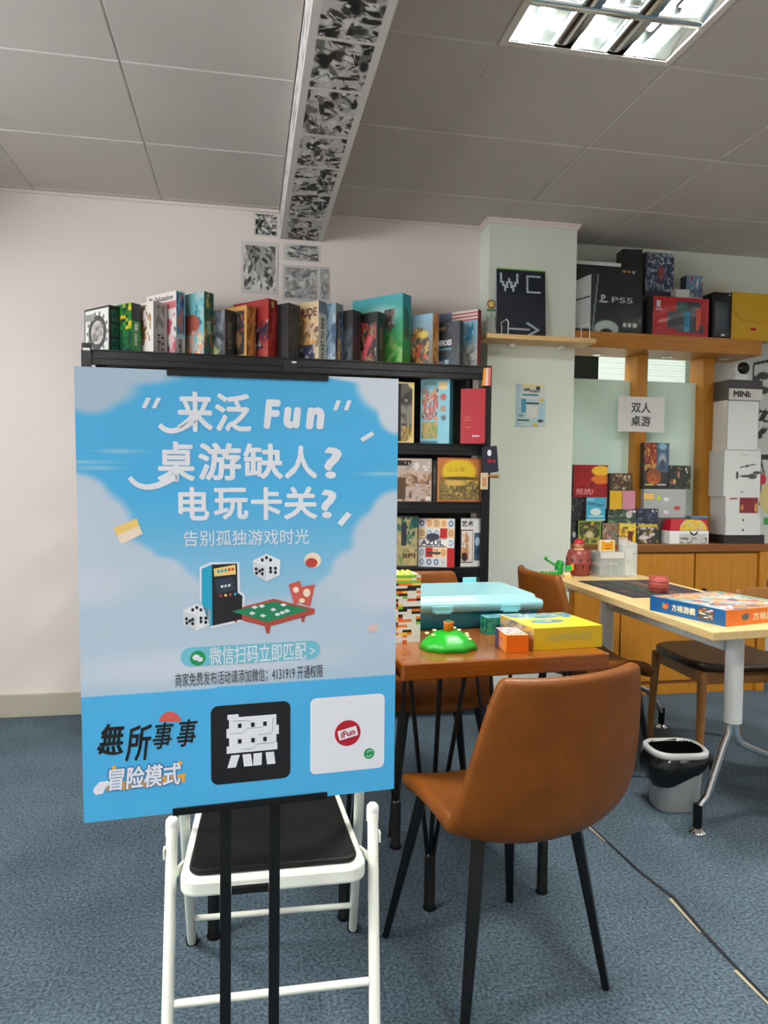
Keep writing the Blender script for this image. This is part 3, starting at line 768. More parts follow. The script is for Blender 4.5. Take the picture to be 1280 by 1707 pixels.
copy_thing(tb, (0.050, 2.085, 0), 0.07, 'orange brown table mostly hidden behind the blue poster board', 'orange brown square tables')

# --- white folding chair with its back to the camera
t = thing('folding_chair', 'white tubular steel folding chair with black seat behind the poster board', 'chair', (0.06, 1.6, 0), 0)
def fc(name, fn, m=M['white_paint'], parent=None, label=None):
    mb = MB(); fn(mb); o = mb.build(name, m, parent or t)
    if label: o['label'] = label
    return o
nl = [at(287, 1372, Y=1.46), at(621, 1348, Y=1.46)]; nlf = [(-0.150, 1.30), (0.250, 1.285)]
ox, oy = 0.06, 1.6
for k, s in ((0, -1), (1, 1)):
    p = nl[k]
    a = (p.x - ox, 1.46 - oy, p.z); b = (at(280 if k == 0 else 622, 1706, Y=1.355).x - ox, 1.345 - oy, at(280, 1706, Y=1.345).z)
    d = Vector(b) - Vector(a); f = Vector(a) + d * ((a[2]) / (a[2] - b[2]))
    lg = fc('rear_leg', lambda mb: mb.tube([a, f], 0.0112, 16))
    fc('plastic_cap', lambda mb: mb.lathe([(0.0, 0.012), (0.008, 0.0115), (0.0125, 0.006), (0.0132, -0.004), (0.0132, -0.024), (0.0113, -0.026)], 18, (a[0], a[1], a[2])), M['white_plastic'], lg)
    fc('foot_cap', lambda mb: mb.lathe([(0, 0), (0.014, 0), (0.014, 0.025), (0.0115, 0.028)], 16, (f.x, f.y, 0)), M['black_gloss'], lg, 'black rubber foot')
    if k == 0: A0, F0 = Vector(a), f
    else: A1, F1 = Vector(a), f
far = [at(320, 1572, Z=0.0), at(588, 1550, Z=0.0)]
def tube_pts(k):
    q = far[k]; x = q.x - ox; s = -1 if k == 0 else 1
    xi = (nl[k].x - ox) - s * 0.016
    return [(x, q.y - oy, 0.0), (x + (xi - x) * .55, 1.68 - oy, 0.30), (xi, 1.535 - oy, 0.52), (xi, 1.490 - oy, 0.62), (xi, 1.468 - oy, 0.74)]
TP = [tube_pts(0), tube_pts(1)]
top = [TP[0][-1], (TP[0][-1][0] + .01, 1.462 - oy, .785), (TP[0][-1][0] + .035, 1.46 - oy, .812), (TP[0][-1][0] + .07, 1.46 - oy, .82),
       (TP[1][-1][0] - .07, 1.46 - oy, .82), (TP[1][-1][0] - .035, 1.46 - oy, .812), (TP[1][-1][0] - .01, 1.462 - oy, .785), TP[1][-1]]
fr = fc('main_frame', lambda mb: mb.tube(TP[0] + top[1:-1] + TP[1][::-1], 0.0112, 16))
for k in (0, 1): fc('foot_cap', lambda mb: mb.lathe([(0, 0), (0.015, 0), (0.015, 0.02), (0.0115, 0.024)], 16, (TP[k][0][0], TP[k][0][1], 0)), M['black_gloss'], fr, 'black rubber foot')
fc('backrest', lambda mb: mb.box(((TP[0][-1][0] + TP[1][-1][0]) / 2, 1.472 - oy, 0.735), (TP[1][-1][0] - TP[0][-1][0] - 0.0228, 0.016, 0.11), 0.006), M['black_vinyl'], None, 'black padded backrest')
# near and far cross bars
def on(a, b, z): a = Vector(a); b = Vector(b); return a + (b - a) * ((a.z - z) / (a.z - b.z))
zb = at(450, 1652, Y=1.36).z
fc('cross_bar', lambda mb: mb.tube([on(A0, F0, zb) + Vector((.0113, 0, 0)), on(A1, F1, zb) - Vector((.0113, 0, 0))], 0.0078, 12))
def onp(P, z):
    for i in range(len(P) - 1):
        if P[i][2] <= z <= P[i + 1][2]: return Vector(P[i]) + (Vector(P[i + 1]) - Vector(P[i])) * ((z - P[i][2]) / (P[i + 1][2] - P[i][2]))
zf = at(450, 1511, Y=1.83).z
fc('cross_bar', lambda mb: mb.tube([onp(TP[0], zf) + Vector((.0113, 0, 0)), onp(TP[1], zf) - Vector((.0113, 0, 0))], 0.0075, 12))
# seat pan and cushion
sx0, sx1 = at(298, 1490, Y=1.365).x - ox, at(612, 1472, Y=1.365).x - ox
sc = (sx0 + sx1) / 2; sw = (sx1 - sx0) / 2; y0 = 1.362 - oy; y1 = 1.735 - oy
def seat_outline(w, ya, yb, r):
    pts = []
    for cx, cy, a0 in ((sc + w - r, ya + r, -PI / 2), (sc + w - r - .012, yb - r, 0), (sc - w + r + .012, yb - r, PI / 2), (sc - w + r, ya + r, PI)):
        for k in range(7): a = a0 + PI / 2 * k / 6; pts.append((cx + r * math.cos(a), cy + r * math.sin(a)))
    return pts
fc('seat_pan', lambda mb: mb.prism(seat_outline(sw, y0, y1, 0.034), 0.417, 0.449, 0, 0.006))
fc('seat_cushion', lambda mb: mb.prism(seat_outline(sw - 0.016, y0 + 0.016, y1 - 0.012, 0.026), 0.4495, 0.461, 0, 0.005), M['black_vinyl'], None, 'black vinyl seat cushion')
for s, A_, F_ in ((-1, A0, F0), (1, A1, F1)):
    p = on(A_, F_, 0.432); q = (sc + s * (sw - .001), y0 + .10, .432)
    fc('pivot_link', lambda mb: mb.bar((p.x - s * .009, p.y, p.z), q, 0.006, 0.016))
    c = on(A_, F_, A_.z - 0.05)
    fc('hinge_clip', lambda mb: mb.box((c.x + s * 0.0135, c.y, c.z), (0.004, 0.016, 0.022), 0.0015))

# --- pale table on T legs
t = thing('long_table', 'pale beech topped table with round white legs and chrome feet', 'table', (1.66, 2.7, 0), 0)
def lt(name, fn, m, parent=None, label=None):
    mb = MB(); fn(mb); o = mb.build(name, m, parent or t)
    if label: o['label'] = label
    return o
TX, TY = 1.66, 2.7
top_pts = [(1.405 - TX, 1.974 - TY), (1.905 - TX, 2.035 - TY), (1.935 - TX, 3.44 - TY), (1.448 - TX, 3.44 - TY)]
lt('tabletop', lambda mb: mb.prism(top_pts, 0.722, 0.75, 0, 0.003), M['beech'])
for y in (2.20, 3.10):
    p = lt('post', lambda mb: mb.tube([(-.01, y - TY, 0.385), (-.01, y - TY, 0.7215)], 0.030, 24), M['white_plastic'])
    lt('top_bracket', lambda mb: mb.box((-.01, y - TY, 0.7135), (0.42, 0.06, 0.016), 0.002), M['grey_steel'])
    for s in (-1, 1):
        e = (1.533 - TX, 2.209 - TY) if (s < 0 and y < 2.5) else ((-.12, y - TY) if s < 0 else (0.36, y + .12 - TY))
        pts = [(-.01 + s * .010, y - TY, 0.39), (-.01 + s * .014, y - TY, 0.345), (-.01 + s * .03, y - TY, 0.31),
               (e[0] * .72, y - TY + (e[1] - y + TY) * .7, 0.13 if s < 0 else .20), (e[0], e[1], 0.085 if s < 0 else .075)]
        f = lt('foot_tube', lambda mb: mb.tube(pts, 0.0135, 16), M['chrome'])
        lt('foot_sleeve', lambda mb: mb.tube([(e[0], e[1], 0.10), (e[0], e[1], 0.022)], 0.0155, 16), M['black_gloss'], f, 'black plastic foot sleeve')
        lt('foot_pad', lambda mb: mb.lathe([(0, 0.024), (0.012, 0.022), (0.016, 0.012), (0.029, 0.006), (0.030, 0), (0, 0)], 24, (e[0], e[1], 0)), M['chrome'], f)
lt('beam', lambda mb: mb.box((-.01, 2.65 - TY, 0.665), (0.05, 0.84, 0.075), 0.004), M['grey_steel'], None, 'pale grey steel beam')
lt('clamp_knob', lambda mb: (mb.lathe([(0, 0), (0.013, 0), (0.013, 0.03), (0, 0.03)], 16, (-.13, 2.83 - TY, 0.68)), mb.box((-.10, 2.83 - TY, 0.705), (0.1, 0.02, 0.02))), M['white_plastic'])

# --- wooden chairs with dark seats on the far side of the pale table (front of seat local +y)
def make_wood_chair(label):
    t = thing('wooden_chair', label, 'chair', group='wooden chairs with dark seats')
    mb = MB()
    ol = []
    for k in range(40):
        a = 2 * PI * k / 40; c, s = math.cos(a), math.sin(a)
        ol.append((0.235 * math.copysign(abs(c) ** 0.55, c), 0.225 * math.copysign(abs(s) ** 0.55, s)))
    mb.prism(ol, 0.432, 0.468, 0, 0.014)
    mb.build('seat_pad', M['dark_leather'], t)
    mb = MB()
    for s in (-1, 1): mb.box((s * 0.185, 0, 0.405), (0.022, 0.36, 0.052), 0.004)
    for s in (-1, 1): mb.box((0, s * 0.18, 0.405), (0.348, 0.022, 0.052), 0.004)
    mb.build('seat_rail', M['chair_wood'], t)
    for s in (-1, 1):
        mb = MB(); mb.tube([(s * 0.185, 0.19, 0.43), (s * 0.205, 0.205, 0.0)], [0.020, 0.013], 14); mb.build('front_leg', M['chair_wood'], t)
        mb = MB(); mb.tube([(s * 0.20, -0.245, 0.0), (s * 0.19, -0.205, 0.43), (s * 0.200, -0.235, 0.60), (s * 0.205, -0.25, 0.70)], [0.013, 0.020, 0.017, 0.014], 14); mb.build('rear_leg', M['chair_wood'], t)
    mb = MB(); V = []; n = 17
    for r, (z, d) in enumerate(((0.62, 0), (0.645, -.004), (0.68, -.008), (0.725, -.012), (0.74, -.013), (0.74, .006), (0.725, .008), (0.68, .012), (0.645, .016), (0.62, .018))):
        for k in range(n):
            u = -1 + 2 * k / (n - 1)
            zz = z - 0.035 * abs(u) ** 3 * (1 if z > .66 else -.4)
            V.append((0.222 * u, -0.285 + 0.055 * u * u + d, zz))
    R = 10
    mb.add(V, [(i * n + k, ((i + 1) % R) * n + k, ((i + 1) % R) * n + k + 1, i * n + k + 1) for i in range(R) for k in range(n - 1)] + [[i * n for i in range(R)][::1], [i * n + n - 1 for i in range(R)][::-1]], 0, True)
    mb.build('back_rail', M['chair_wood'], t)
    return t
wc = make_wood_chair('wooden chair with dark seat tucked under the pale table near the bin')
wc.location = (2.05, 2.84, 0); wc.rotation_euler = (0, 0, PI / 2 - 0.05)
copy_thing(wc, (2.33, 2.36, 0), PI / 2 - 0.1, 'wooden chair with dark seat cut off by the right edge of the view', 'wooden chairs with dark seats')

# --- bin
t = thing('waste_bin', 'grey plastic waste bin lined with a black bag under the pale table', 'bin', (1.575, 2.415, 0), -0.10)
def sq(hx, hy, r, z, n=6):
    pts = []
    for cx, cy, a0 in ((hx - r, hy - r, 0), (-hx + r, hy - r, PI / 2), (-hx + r, -hy + r, PI), (hx - r, -hy + r, 1.5 * PI)):
        for k in range(n): a = a0 + PI / 2 * k / (n - 1); pts.append((cx + r * math.cos(a), cy + r * math.sin(a), z))
    return pts
def loft(mb, rings, mi=0, smooth=True, capb=False, capt=False):
    n = len(rings[0]); V = [p for r in rings for p in r]
    mb.add(V, [(i * n + k, i * n + (k + 1) % n, (i + 1) * n + (k + 1) % n, (i + 1) * n + k) for i in range(len(rings) - 1) for k in range(n)], mi, smooth)
    if capb: mb.add(rings[0][::-1], [list(range(n))], mi)
    if capt: mb.add(rings[-1], [list(range(n))], mi)
mb = MB(); loft(mb, [sq(.078, .060, .045, 0.0), sq(.082, .064, .048, 0.006), sq(.090, .072, .052, .15), sq(.094, .076, .055, .208)], capb=True); mb.build('bin_body', M['bin_grey'], t)
mb = MB(); loft(mb, [sq(.103, .085, .06, .205), sq(.108, .090, .064, .207), sq(.108, .090, .064, .222), sq(.104, .086, .06, .227), sq(.094, .076, .055, .227), sq(.090, .072, .052, .222), sq(.092, .074, .053, .204), sq(.103, .085, .06, .205)]); mb.build('bin_rim', M['white_plastic'], t)
rg = random.Random(4); rings = []
base = sq(.1, .082, .058, 0, 12)
for q, (h, z) in enumerate(((.0, .212), (.012, .195), (.016, .170), (.012, .140), (-.002, .112))):
    ring = []
    for k, p in enumerate(base):
        a = math.atan2(p[1], p[0]); dip = 0.5 + 0.5 * math.cos(a - 3.6)
        zz = .212 - (.212 - z) * (0.22 + 0.95 * dip) + rg.uniform(-.003, .003); e = 1 + h / .1 * (.5 + .8 * dip) + rg.uniform(-.025, .025) * (q > 0)
        ring.append((p[0] * e, p[1] * e, zz))
    rings.append(ring)
mb = MB(); loft(mb, rings[::-1])
inner = [[(p[0] * e, p[1] * e, z + rg.uniform(-.004, .004)) for p in base] for e, z in ((.885, .224), (.86, .19), (.82, .14), (.75, .08), (.6, .03))]
loft(mb, inner); mb.add(inner[-1], [list(range(len(base)))[::-1]])
mb.tube([(.105, -.03, .200), (.122, -.035, .18), (.132, -.03, .16), (.126, -.02, .145)], [.012, .018, .015, .006], 8)
mb.build('bin_bag', M['bag'], t)['label'] = 'black plastic bin bag folded over the rim'
# ------------------------------------------------------------------ black bookcase and the games on it
t = thing('bookcase', 'black steel shelving unit packed with board games behind the poster board', 'bookcase', (0.232, 3.67, 0))
BX, BY = 0.232, 3.67
def bk(name, fn, m=M['black_metal']):
    mb = MB(); fn(mb); return mb.build(name, m, t)
SH = [(1.775, 1.716, 1.785), (1.392, 1.336, 1.393), (1.102, 1.046, 1.103), (0.771, 0.722, 0.772), (0.44, 0.39, 0.441), (0.13, 0.08, 0.131)]
FY = 3.50
for ztop, zlo, zrim in SH:
    def f(mb):
        mb.box((0, (FY + 0.018 + 3.835) / 2 - BY, ztop - 0.006), (1.90, 3.835 - FY - 0.018, 0.012))
        mb.box((0, FY + 0.009 - BY, (zlo + zrim) / 2), (1.90, 0.018, zrim - zlo), 0.002)
        mb.box((0, FY - 0.003 - BY, zlo + (zrim - zlo) * 0.45), (1.90, 0.006, 0.006))
        mb.box((0, FY - 0.003 - BY, zrim - 0.004), (1.90, 0.006, 0.006))
    bk('shelf', f)
for x in (-0.735, 0.20, 1.202):
    for y in (FY - 0.006, 3.845):
        if x == 0.20 and y > 3.6: continue
        def f(mb):
            w = 0.042; s = -1 if x > 1 else 1
            mb.box((x + s * w / 2 - BX if x != 0.20 else x - BX, y - BY, (1.81 if x < 0 else 1.785 if x > 1 else 1.772) / 2), (w if x != .2 else .062, 0.005, 1.81 if x < 0 else 1.785 if x > 1 else 1.772))
            if x != 0.20: mb.box((x - BX, y - BY + (0.02 if y < 3.6 else -0.02), 0.89), (0.005, 0.04, 1.78))
        bk('post', f)
bk('back_panel', lambda mb: mb.box((0, 3.838 - BY, 0.92), (1.92, 0.006, 1.68)))
bk('label_tag', lambda mb: mb.box((-0.735 + 0.021 - BX, FY - 0.0105 - BY, 1.782), (0.032, 0.003, 0.011)), M['white_plastic'])
bk('label_tag', lambda mb: mb.box((0.20 + 0.018 - BX, FY - 0.0105 - BY, 1.762), (0.022, 0.003, 0.008)), M['white_plastic'])

def boxmesh(name, label, w, t, h, front, right, top, other, group=None, cat='board game', left=None, mat_=None):
    """a game box: printed front (-y) and right (+x) faces; origin at the bottom centre"""
    mb = MB(); g = lambda a: a if isinstance(a, np.ndarray) else np.tile(np.array(a, float), (2, 2, 1))
    fr, rt, tp, ot = g(front), g(right), g(top), g(other)
    lf = g(left) if left is not None else ot
    x, y = w / 2, t / 2
    mb.grid((-x, -y, 0), (w, 0, 0), (0, 0, h), fr); mb.grid((x, -y, 0), (0, t, 0), (0, 0, h), rt)
    mb.grid((x, y, 0), (-w, 0, 0), (0, 0, h), ot); mb.grid((-x, y, 0), (0, -t, 0), (0, 0, h), lf)
    mb.grid((-x, -y, h), (w, 0, 0), (0, t, 0), tp); mb.grid((-x, y, 0), (w, 0, 0), (0, -t, 0), ot)
    o = mb.build(name, mat_ or M['print'])
    return tag(o, label, cat, group)
def lettering(o, items, mat_list, name='lettering', label=None):
    """items: (face, body, u0, v0, u1, v1, mat index, bold, vertical) on the box of size o['_d']"""
    faces = sorted({q[0] for q in items})
    if len(faces) > 1:
        return [lettering(o, [q for q in items if q[0] == f], mat_list, name, label) for f in faces]
    mb = MB()
    for face, body, u0, v0, u1, v1, mi, bold, vert in items:
        w, t, h = o_dims[o.name]
        W = w if face == 'front' else t
        if face == 'front': base = Matrix.Translation((-w / 2, -t / 2 - 0.0006, 0))
        elif face == 'top': base = Matrix.Translation((-w / 2, -t / 2, h + 0.0006)) @ Matrix.Rotation(-PI / 2, 4, 'X'); 
        elif face == 'left': base = Matrix.Translation((-w / 2 - 0.0006, t / 2, 0)) @ Matrix.Rotation(-PI / 2, 4, 'Z')
        else: base = Matrix.Translation((w / 2 + 0.0006, -t / 2, 0)) @ Matrix.Rotation(PI / 2, 4, 'Z')
        hh = t if face == 'top' else h
        if face == 'top': W = w
        if vert:
            xf = base @ Matrix.Translation((W * u1, 0, hh * v0)) @ Matrix.Rotation(-PI / 2, 4, 'Y')
            text_mb(mb, body, 0, hh * (v1 - v0), 0, W * (u1 - u0), 0, bold, 0, mi, xf=xf)
        else:
            text_mb(mb, body, W * u0, W * u1, hh * v0, hh * v1, 0, bold, 0, mi, xf=base)
    c = mb.build(name, mat_list, o)
    if label: c['label'] = label
    return c
o_dims = {}
def shelfbox(name, label, xe, xr, ytop, zs, Yf, w, phi, front, right, top, other=(40, 40, 42), ymid=None, group='board games on the top shelf'):
    """a box standing turned by phi so its nearest upright edge shows at pixel column xe and its spine ends at xr"""
    ymid = ymid or ytop + 40
    phi = P48; E = at(xe, ymid, Y=Yf); v = at(xr, ymid, Y=1.0); k = v.x
    s, c = math.sin(phi), math.cos(phi)
    t = (k * E.y - E.x) / (s - k * c)
    i = [q[0] for q in EDGES].index(xe)
    if i + 1 < len(EDGES):                     # books lean against each other: a spine ends where the next cover begins
        n = at(EDGES[i + 1][0], ymid, Y=EDGES[i + 1][1]) - E
        t = min(t, n.x * s + n.y * c - .0008)
    h = at(xe, ytop, Y=Yf).z - zs
    R = Matrix.Rotation(-phi, 4, 'Z')
    ctr = Vector((E.x, E.y, zs)) - R @ Vector((w / 2, -t / 2, 0))
    o = boxmesh(name, label, w, t, h, front, right, top, other, group)
    o.location = ctr; o.rotation_euler = (0, 0, -phi)
    o_dims[o.name] = (w, t, h)
    return o
Z1 = 1.776
P48 = math.radians(46)
EDGES = [(182.5, 3.56), (219, 3.535), (255.5, 3.53), (293.5, 3.55), (340, 3.54), (375, 3.525), (411, 3.53), (447, 3.535), (481, 3.525), (531, 3.535), (559.5, 3.535), (588, 3.53), (629, 3.525), (671, 3.56), (721, 3.55), (766, 3.53), (796, 3.55)]
rnd = np.random.RandomState
# 1 white gear box
A = Art(40, 40, (228, 230, 226)).ring(.52, .48, .24, .36, (70, 76, 74)).ell(.52, .48, .25, .25, (180, 178, 176), .3).blobs(3, [(150, 150, 152), (110, 112, 116), (190, 150, 110)], 10, (.05, .12), (.3, .3, .75, .7))
for k in range(14): a = 2 * PI * k / 14; A.ell(.52 + .4 * math.cos(a), .48 + .4 * math.sin(a), .035, .05, (80, 84, 82), .4)
A.rect(.06, .74, .4, .88, (150, 150, 148)).border(.035, (52, 52, 50))
S = Art(16, 40, (26, 28, 32))
for v in (.08, .38, .68): S.rect(.2, v, .85, v + .24, (30, 92, 84)).rect(.4, v + .08, .65, v + .16, (20, 40, 44))
b = shelfbox('game_box', 'white game box with a grey cog wheel cover on the top shelf', 182.5, 206, 508, Z1, 3.56, .20, P48, A.a, S.a, (60, 60, 58))
# 2 green block game
A = Art(20, 30, (40, 120, 50)); rg = rnd(5)
for i in range(10):
    for j in range(14): A.rect(i / 10, j / 14, (i + 1) / 10, (j + 1) / 14, [(40, 120, 50), (150, 180, 40), (28, 90, 48), (220, 190, 40), (22, 60, 50), (60, 150, 60)][rg.randint(6)] if j > 5 else [(30, 110, 50), (24, 84, 44), (20, 60, 60)][rg.randint(3)])
S = Art(16, 40, (34, 130, 52)).rect(0, .66, 1, 1, (32, 38, 50)).blobs(8, [(30, 100, 44), (50, 150, 60)], 14, (.1, .3), (0, 0, 1, .66))
b = shelfbox('game_box', 'green pixel pattern game box beside the white cog wheel box', 219, 234.5, 504, Z1, 3.535, .21, P48, A.a, S.a, (150, 170, 60))
lettering(b, [('right', 'OOO', .3, .18, .62, .42, 0, .05, True), ('right', '#', .3, .46, .7, .62, 0, .03, False)], [M['white_ink']])
# 3 white box, brown figures
A = Art(30, 40, (232, 226, 218)).blobs(12, [(176, 120, 62), (120, 84, 56), (196, 160, 110), (90, 80, 74)], 26, (.08, .18), (.1, .2, .9, .95))
S = Art(16, 30, (172, 172, 168)).blobs(4, [(120, 120, 118), (150, 150, 148)], 8, (.1, .25), (.2, .5, .8, .95))
b = shelfbox('game_box', 'white game box with brown figures and a grey spine on the top shelf', 255.5, 279, 501, Z1, 3.53, .17, P48, A.a, S.a, (226, 222, 216))
lettering(b, [('right', '牙白', .25, .08, .75, .42, 0, .03, False)], [M['black_ink']])
# 4 tall white magazine-like box
A = Art(30, 50, (230, 222, 218)).rect(.0, .74, 1, .86, (212, 120, 128)).blobs(14, [(200, 90, 110), (70, 70, 90), (240, 200, 190)], 18, (.08, .2), (0, 0, 1, .7))
S = Art(12, 50, (150, 190, 206)).blobs(15, [(60, 120, 170), (190, 110, 80), (40, 70, 110)], 16, (.15, .4), (.1, .35, .9, .98)).rect(0, 0, 1, .3, (188, 190, 190))
b = shelfbox('game_box', 'tall white game box with pink band and pale blue spine on the top shelf', 293.5, 308.5, 484, Z1, 3.55, .22, P48, A.a, S.a, (232, 230, 228))
lettering(b, [('front', 'M. Salutation', .1, .88, .9, .96, 0, .02, False), ('right', '出牌日', .25, .05, .7, .27, 0, .03, True)], [M['black_ink']])
# 5 teal floral
A = Art(34, 50, (122, 190, 196)).blobs(21, [(60, 140, 150), (150, 200, 200), (40, 110, 120), (170, 190, 190)], 26, (.06, .16), (0, .5, 1, 1)).ell(.55, .52, .34, .17, (176, 92, 74), .15).blobs(22, [(226, 140, 110), (220, 210, 170), (190, 190, 190), (120, 150, 160), (236, 170, 140)], 30, (.06, .16), (0, 0, 1, .42))
S = Art(14, 40, (36, 96, 80)).blobs(23, [(28, 80, 70), (170, 90, 50), (200, 180, 90), (40, 110, 90)], 22, (.1, .3)).rect(.3, .35, .7, .56, (160, 180, 150))
b = shelfbox('game_box', 'teal flowered game box with a red moon and dark green spine', 340, 360.5, 485, Z1, 3.54, .22, P48, A.a, S.a, (130, 196, 200))
# 6 dark small
A = Art(24, 30, (86, 90, 96)).blobs(31, [(60, 64, 70), (150, 160, 120), (120, 130, 140), (50, 50, 54)], 24, (.1, .25)).ell(.4, .16, .3, .18, (196, 206, 130), .4)
S = Art(14, 30, (38, 40, 44)).blobs(32, [(60, 62, 66), (24, 26, 30)], 12, (.15, .4))
b = shelfbox('game_box', 'small dark grey game box with a pale glow between the teal and gold boxes', 375, 392, 515, Z1, 3.525, .17, P48, A.a, S.a, (70, 66, 60))
lettering(b, [('right', 'LEXIE', .3, .2, .62, .75, 0, .03, True)], [M['grey_ink']])
# 7 gold
A = Art(30, 40, (52, 48, 48)).blobs(41, [(190, 40, 40), (90, 80, 70), (150, 120, 80), (40, 40, 48)], 22, (.1, .22)).ell(.4, .62, .22, .14, (196, 44, 50), .3).border(.08, (206, 156, 84))
S = Art(14, 40, (196, 136, 66)).blobs(42, [(150, 96, 44), (214, 160, 90), (120, 76, 40)], 20, (.1, .35))
b = shelfbox('game_box', 'gold edged game box with a red and dark cover on the top shelf', 411, 426, 508, Z1, 3.53, .20, P48, A.a, S.a, (214, 180, 130))
# 8 red
A = Art(30, 40, (164, 48, 46)).rect(0, .0, 1, .28, (178, 70, 62)).blobs(51, [(60, 50, 70), (30, 30, 44), (196, 190, 196)], 18, (.1, .2), (.1, .2, 1, .66))
S = Art(14, 40, (150, 34, 30)).blobs(52, [(120, 20, 20), (176, 60, 50)], 16, (.15, .4)).rect(.35, .86, .65, .96, (200, 170, 110))
b = shelfbox('game_box', 'red game box with a dark mountain cover left of the black box', 447, 463.5, 497, Z1, 3.535, .24, P48, A.a, S.a, (190, 76, 74))
# 9 black
A = Art(20, 40, (30, 32, 34)).rect(.08, .8, .5, .92, (120, 120, 116)); S = Art(14, 40, (34, 37, 42)).blobs(61, [(44, 50, 58), (24, 26, 30)], 12, (.2, .5))
b = shelfbox('game_box', 'plain black game box in the middle of the top shelf', 481, 500, 504.5, Z1, 3.525, .19, P48, A.a, S.a, (44, 44, 46))
# 10 train game
A = Art(34, 50, (214, 190, 150)).blobs(71, [(220, 160, 90), (150, 120, 90), (230, 200, 160), (120, 90, 70)], 24, (.1, .22), (.0, .25, 1, .8)).rect(0, 0, .75, .2, (52, 54, 70)).blobs(72, [(60, 64, 84), (190, 180, 190)], 10, (.1, .2), (.2, 0, .9, .3))
S = Art(14, 40, (204, 198, 180)).rect(0, .8, 1, 1, (110, 124, 136))
b = shelfbox('game_box', 'cream train game box with a lettered spine standing on the top shelf', 531, 551.5, 500.7, Z1, 3.535, .22, P48, A.a, S.a, (200, 194, 180))
lettering(b, [('right', 'TICKET TO RIDE', .3, .06, .72, .74, 0, .045, True), ('front', 'TO RIDE', .1, .76, .95, .9, 1, .03, False)], [M['dark_text'], mat('brown ink', C(110, 50, 40), 0.5)])
# 11 blue
A = Art(24, 40, (130, 160, 176)).blobs(81, [(60, 90, 120), (170, 190, 200), (90, 120, 140)], 20, (.1, .3))
S = Art(14, 40, (92, 128, 158)).blobs(82, [(40, 60, 90), (140, 100, 50), (120, 150, 176), (30, 36, 50)], 24, (.12, .35)).rect(0, .86, 1, 1, (120, 130, 134)).rect(.2, .05, .8, .32, (60, 72, 86))
b = shelfbox('game_box', 'blue spined game box right of the cream train game', 559.5, 577.5, 504.5, Z1, 3.535, .20, P48, A.a, S.a, (120, 130, 136))
lettering(b, [('right', 'HORIZON', .3, .04, .68, .4, 0, .03, True)], [M['gold_ink']])
# 12 black
A = Art(16, 40, (28, 30, 34)).blobs(91, [(60, 70, 80), (20, 22, 26)], 10, (.2, .4)); S = Art(12, 40, (24, 26, 32)).blobs(92, [(40, 44, 56), (60, 40, 40)], 12, (.15, .4))
b = shelfbox('game_box', 'slim black game box left of the pink marked black box', 588, 601.5, 516, Z1, 3.53, .17, P48, A.a, S.a, (34, 34, 36))
# 13 black with pink tag
A = Art(34, 46, (26, 24, 26)).blobs(101, [(150, 110, 80), (90, 60, 50), (190, 160, 120), (50, 40, 46), (170, 60, 50)], 34, (.08, .2), (0.02, 0, .95, .8)).rect(.1, .66, .5, .82, (190, 60, 60))
for k in range(60): q = k / 60; A.ell(.48 + .22 * q, .16 + .34 * q, .09, .07, (222, 92, 104), .3)
S = Art(12, 40, (22, 24, 22)).rect(.3, .3, .62, .72, (96, 66, 50))
b13 = shelfbox('game_box', 'black game box with a pink banner standing before the big green box', 629, 642, 519, Z1, 3.525, .16, P48, A.a, S.a, (28, 28, 28))
# 14 big teal-green
A = Art(40, 50, (0, 0, 0)).vgrad((84, 170, 50), (72, 176, 190)).ell(.6, .72, .42, .2, (170, 214, 214), .6).blobs(111, [(90, 76, 70), (190, 210, 200), (60, 60, 56), (130, 110, 96)], 16, (.08, .2), (.25, .5, .85, .8)).blobs(112, [(60, 150, 60), (110, 190, 90), (150, 200, 120)], 18, (.1, .25), (0, 0, 1, .45))
S = Art(14, 50, (0, 0, 0)).vgrad((30, 130, 40), (36, 140, 170)).blobs(113, [(40, 70, 60), (30, 110, 70)], 8, (.15, .3), (.2, .4, .8, .8))
b = shelfbox('game_box', 'tallest green and turquoise game box on the top shelf', 671, 685, 488, Z1, 3.56, .315, P48, A.a, S.a, (60, 160, 176))
# 15 brown adventure
A = Art(34, 46, (150, 130, 104)).vgrad((110, 84, 64), (146, 190, 214)).blobs(121, [(190, 140, 80), (90, 66, 50), (220, 180, 90), (60, 50, 44), (200, 90, 60)], 34, (.08, .2), (0, .05, .9, .75)).ell(.72, .62, .2, .1, (230, 200, 90), .5)
S = Art(12, 40, (190, 140, 70)).blobs(122, [(150, 60, 44), (206, 160, 90)], 12, (.15, .35))
b = shelfbox('game_box', 'adventure game box with sandy desert scene and ochre spine', 721, 731.5, 521.5, Z1, 3.55, .20, P48, A.a, S.a, (150, 190, 206))
# 16 dark box of heroes
A = Art(40, 44, (38, 46, 52)).blobs(131, [(30, 36, 42), (52, 60, 66)], 16, (.1, .3)).rect(.44, .08, .65, .21, (30, 130, 150)).rect(.12, .84, .5, .9, (120, 110, 90))
S = Art(10, 40, (30, 34, 38))
b16 = shelfbox('game_box', 'dark slate game box with white lettering near the right end of the top shelf', 766, 772, 534, Z1, 3.53, .165, P48, A.a, S.a, (40, 44, 48))
lettering(b16, [('front', 'HEROES', .2, .5, .72, .62, 0, .05, False), ('front', 'OF GLORIOUS', .25, .4, .72, .45, 1, .03, False), ('front', 'mini', .2, .1, .42, .2, 0, .02, False), ('front', '20', .47, .1, .62, .19, 0, .04, False)], [M['white_ink'], M['blue_ink']])
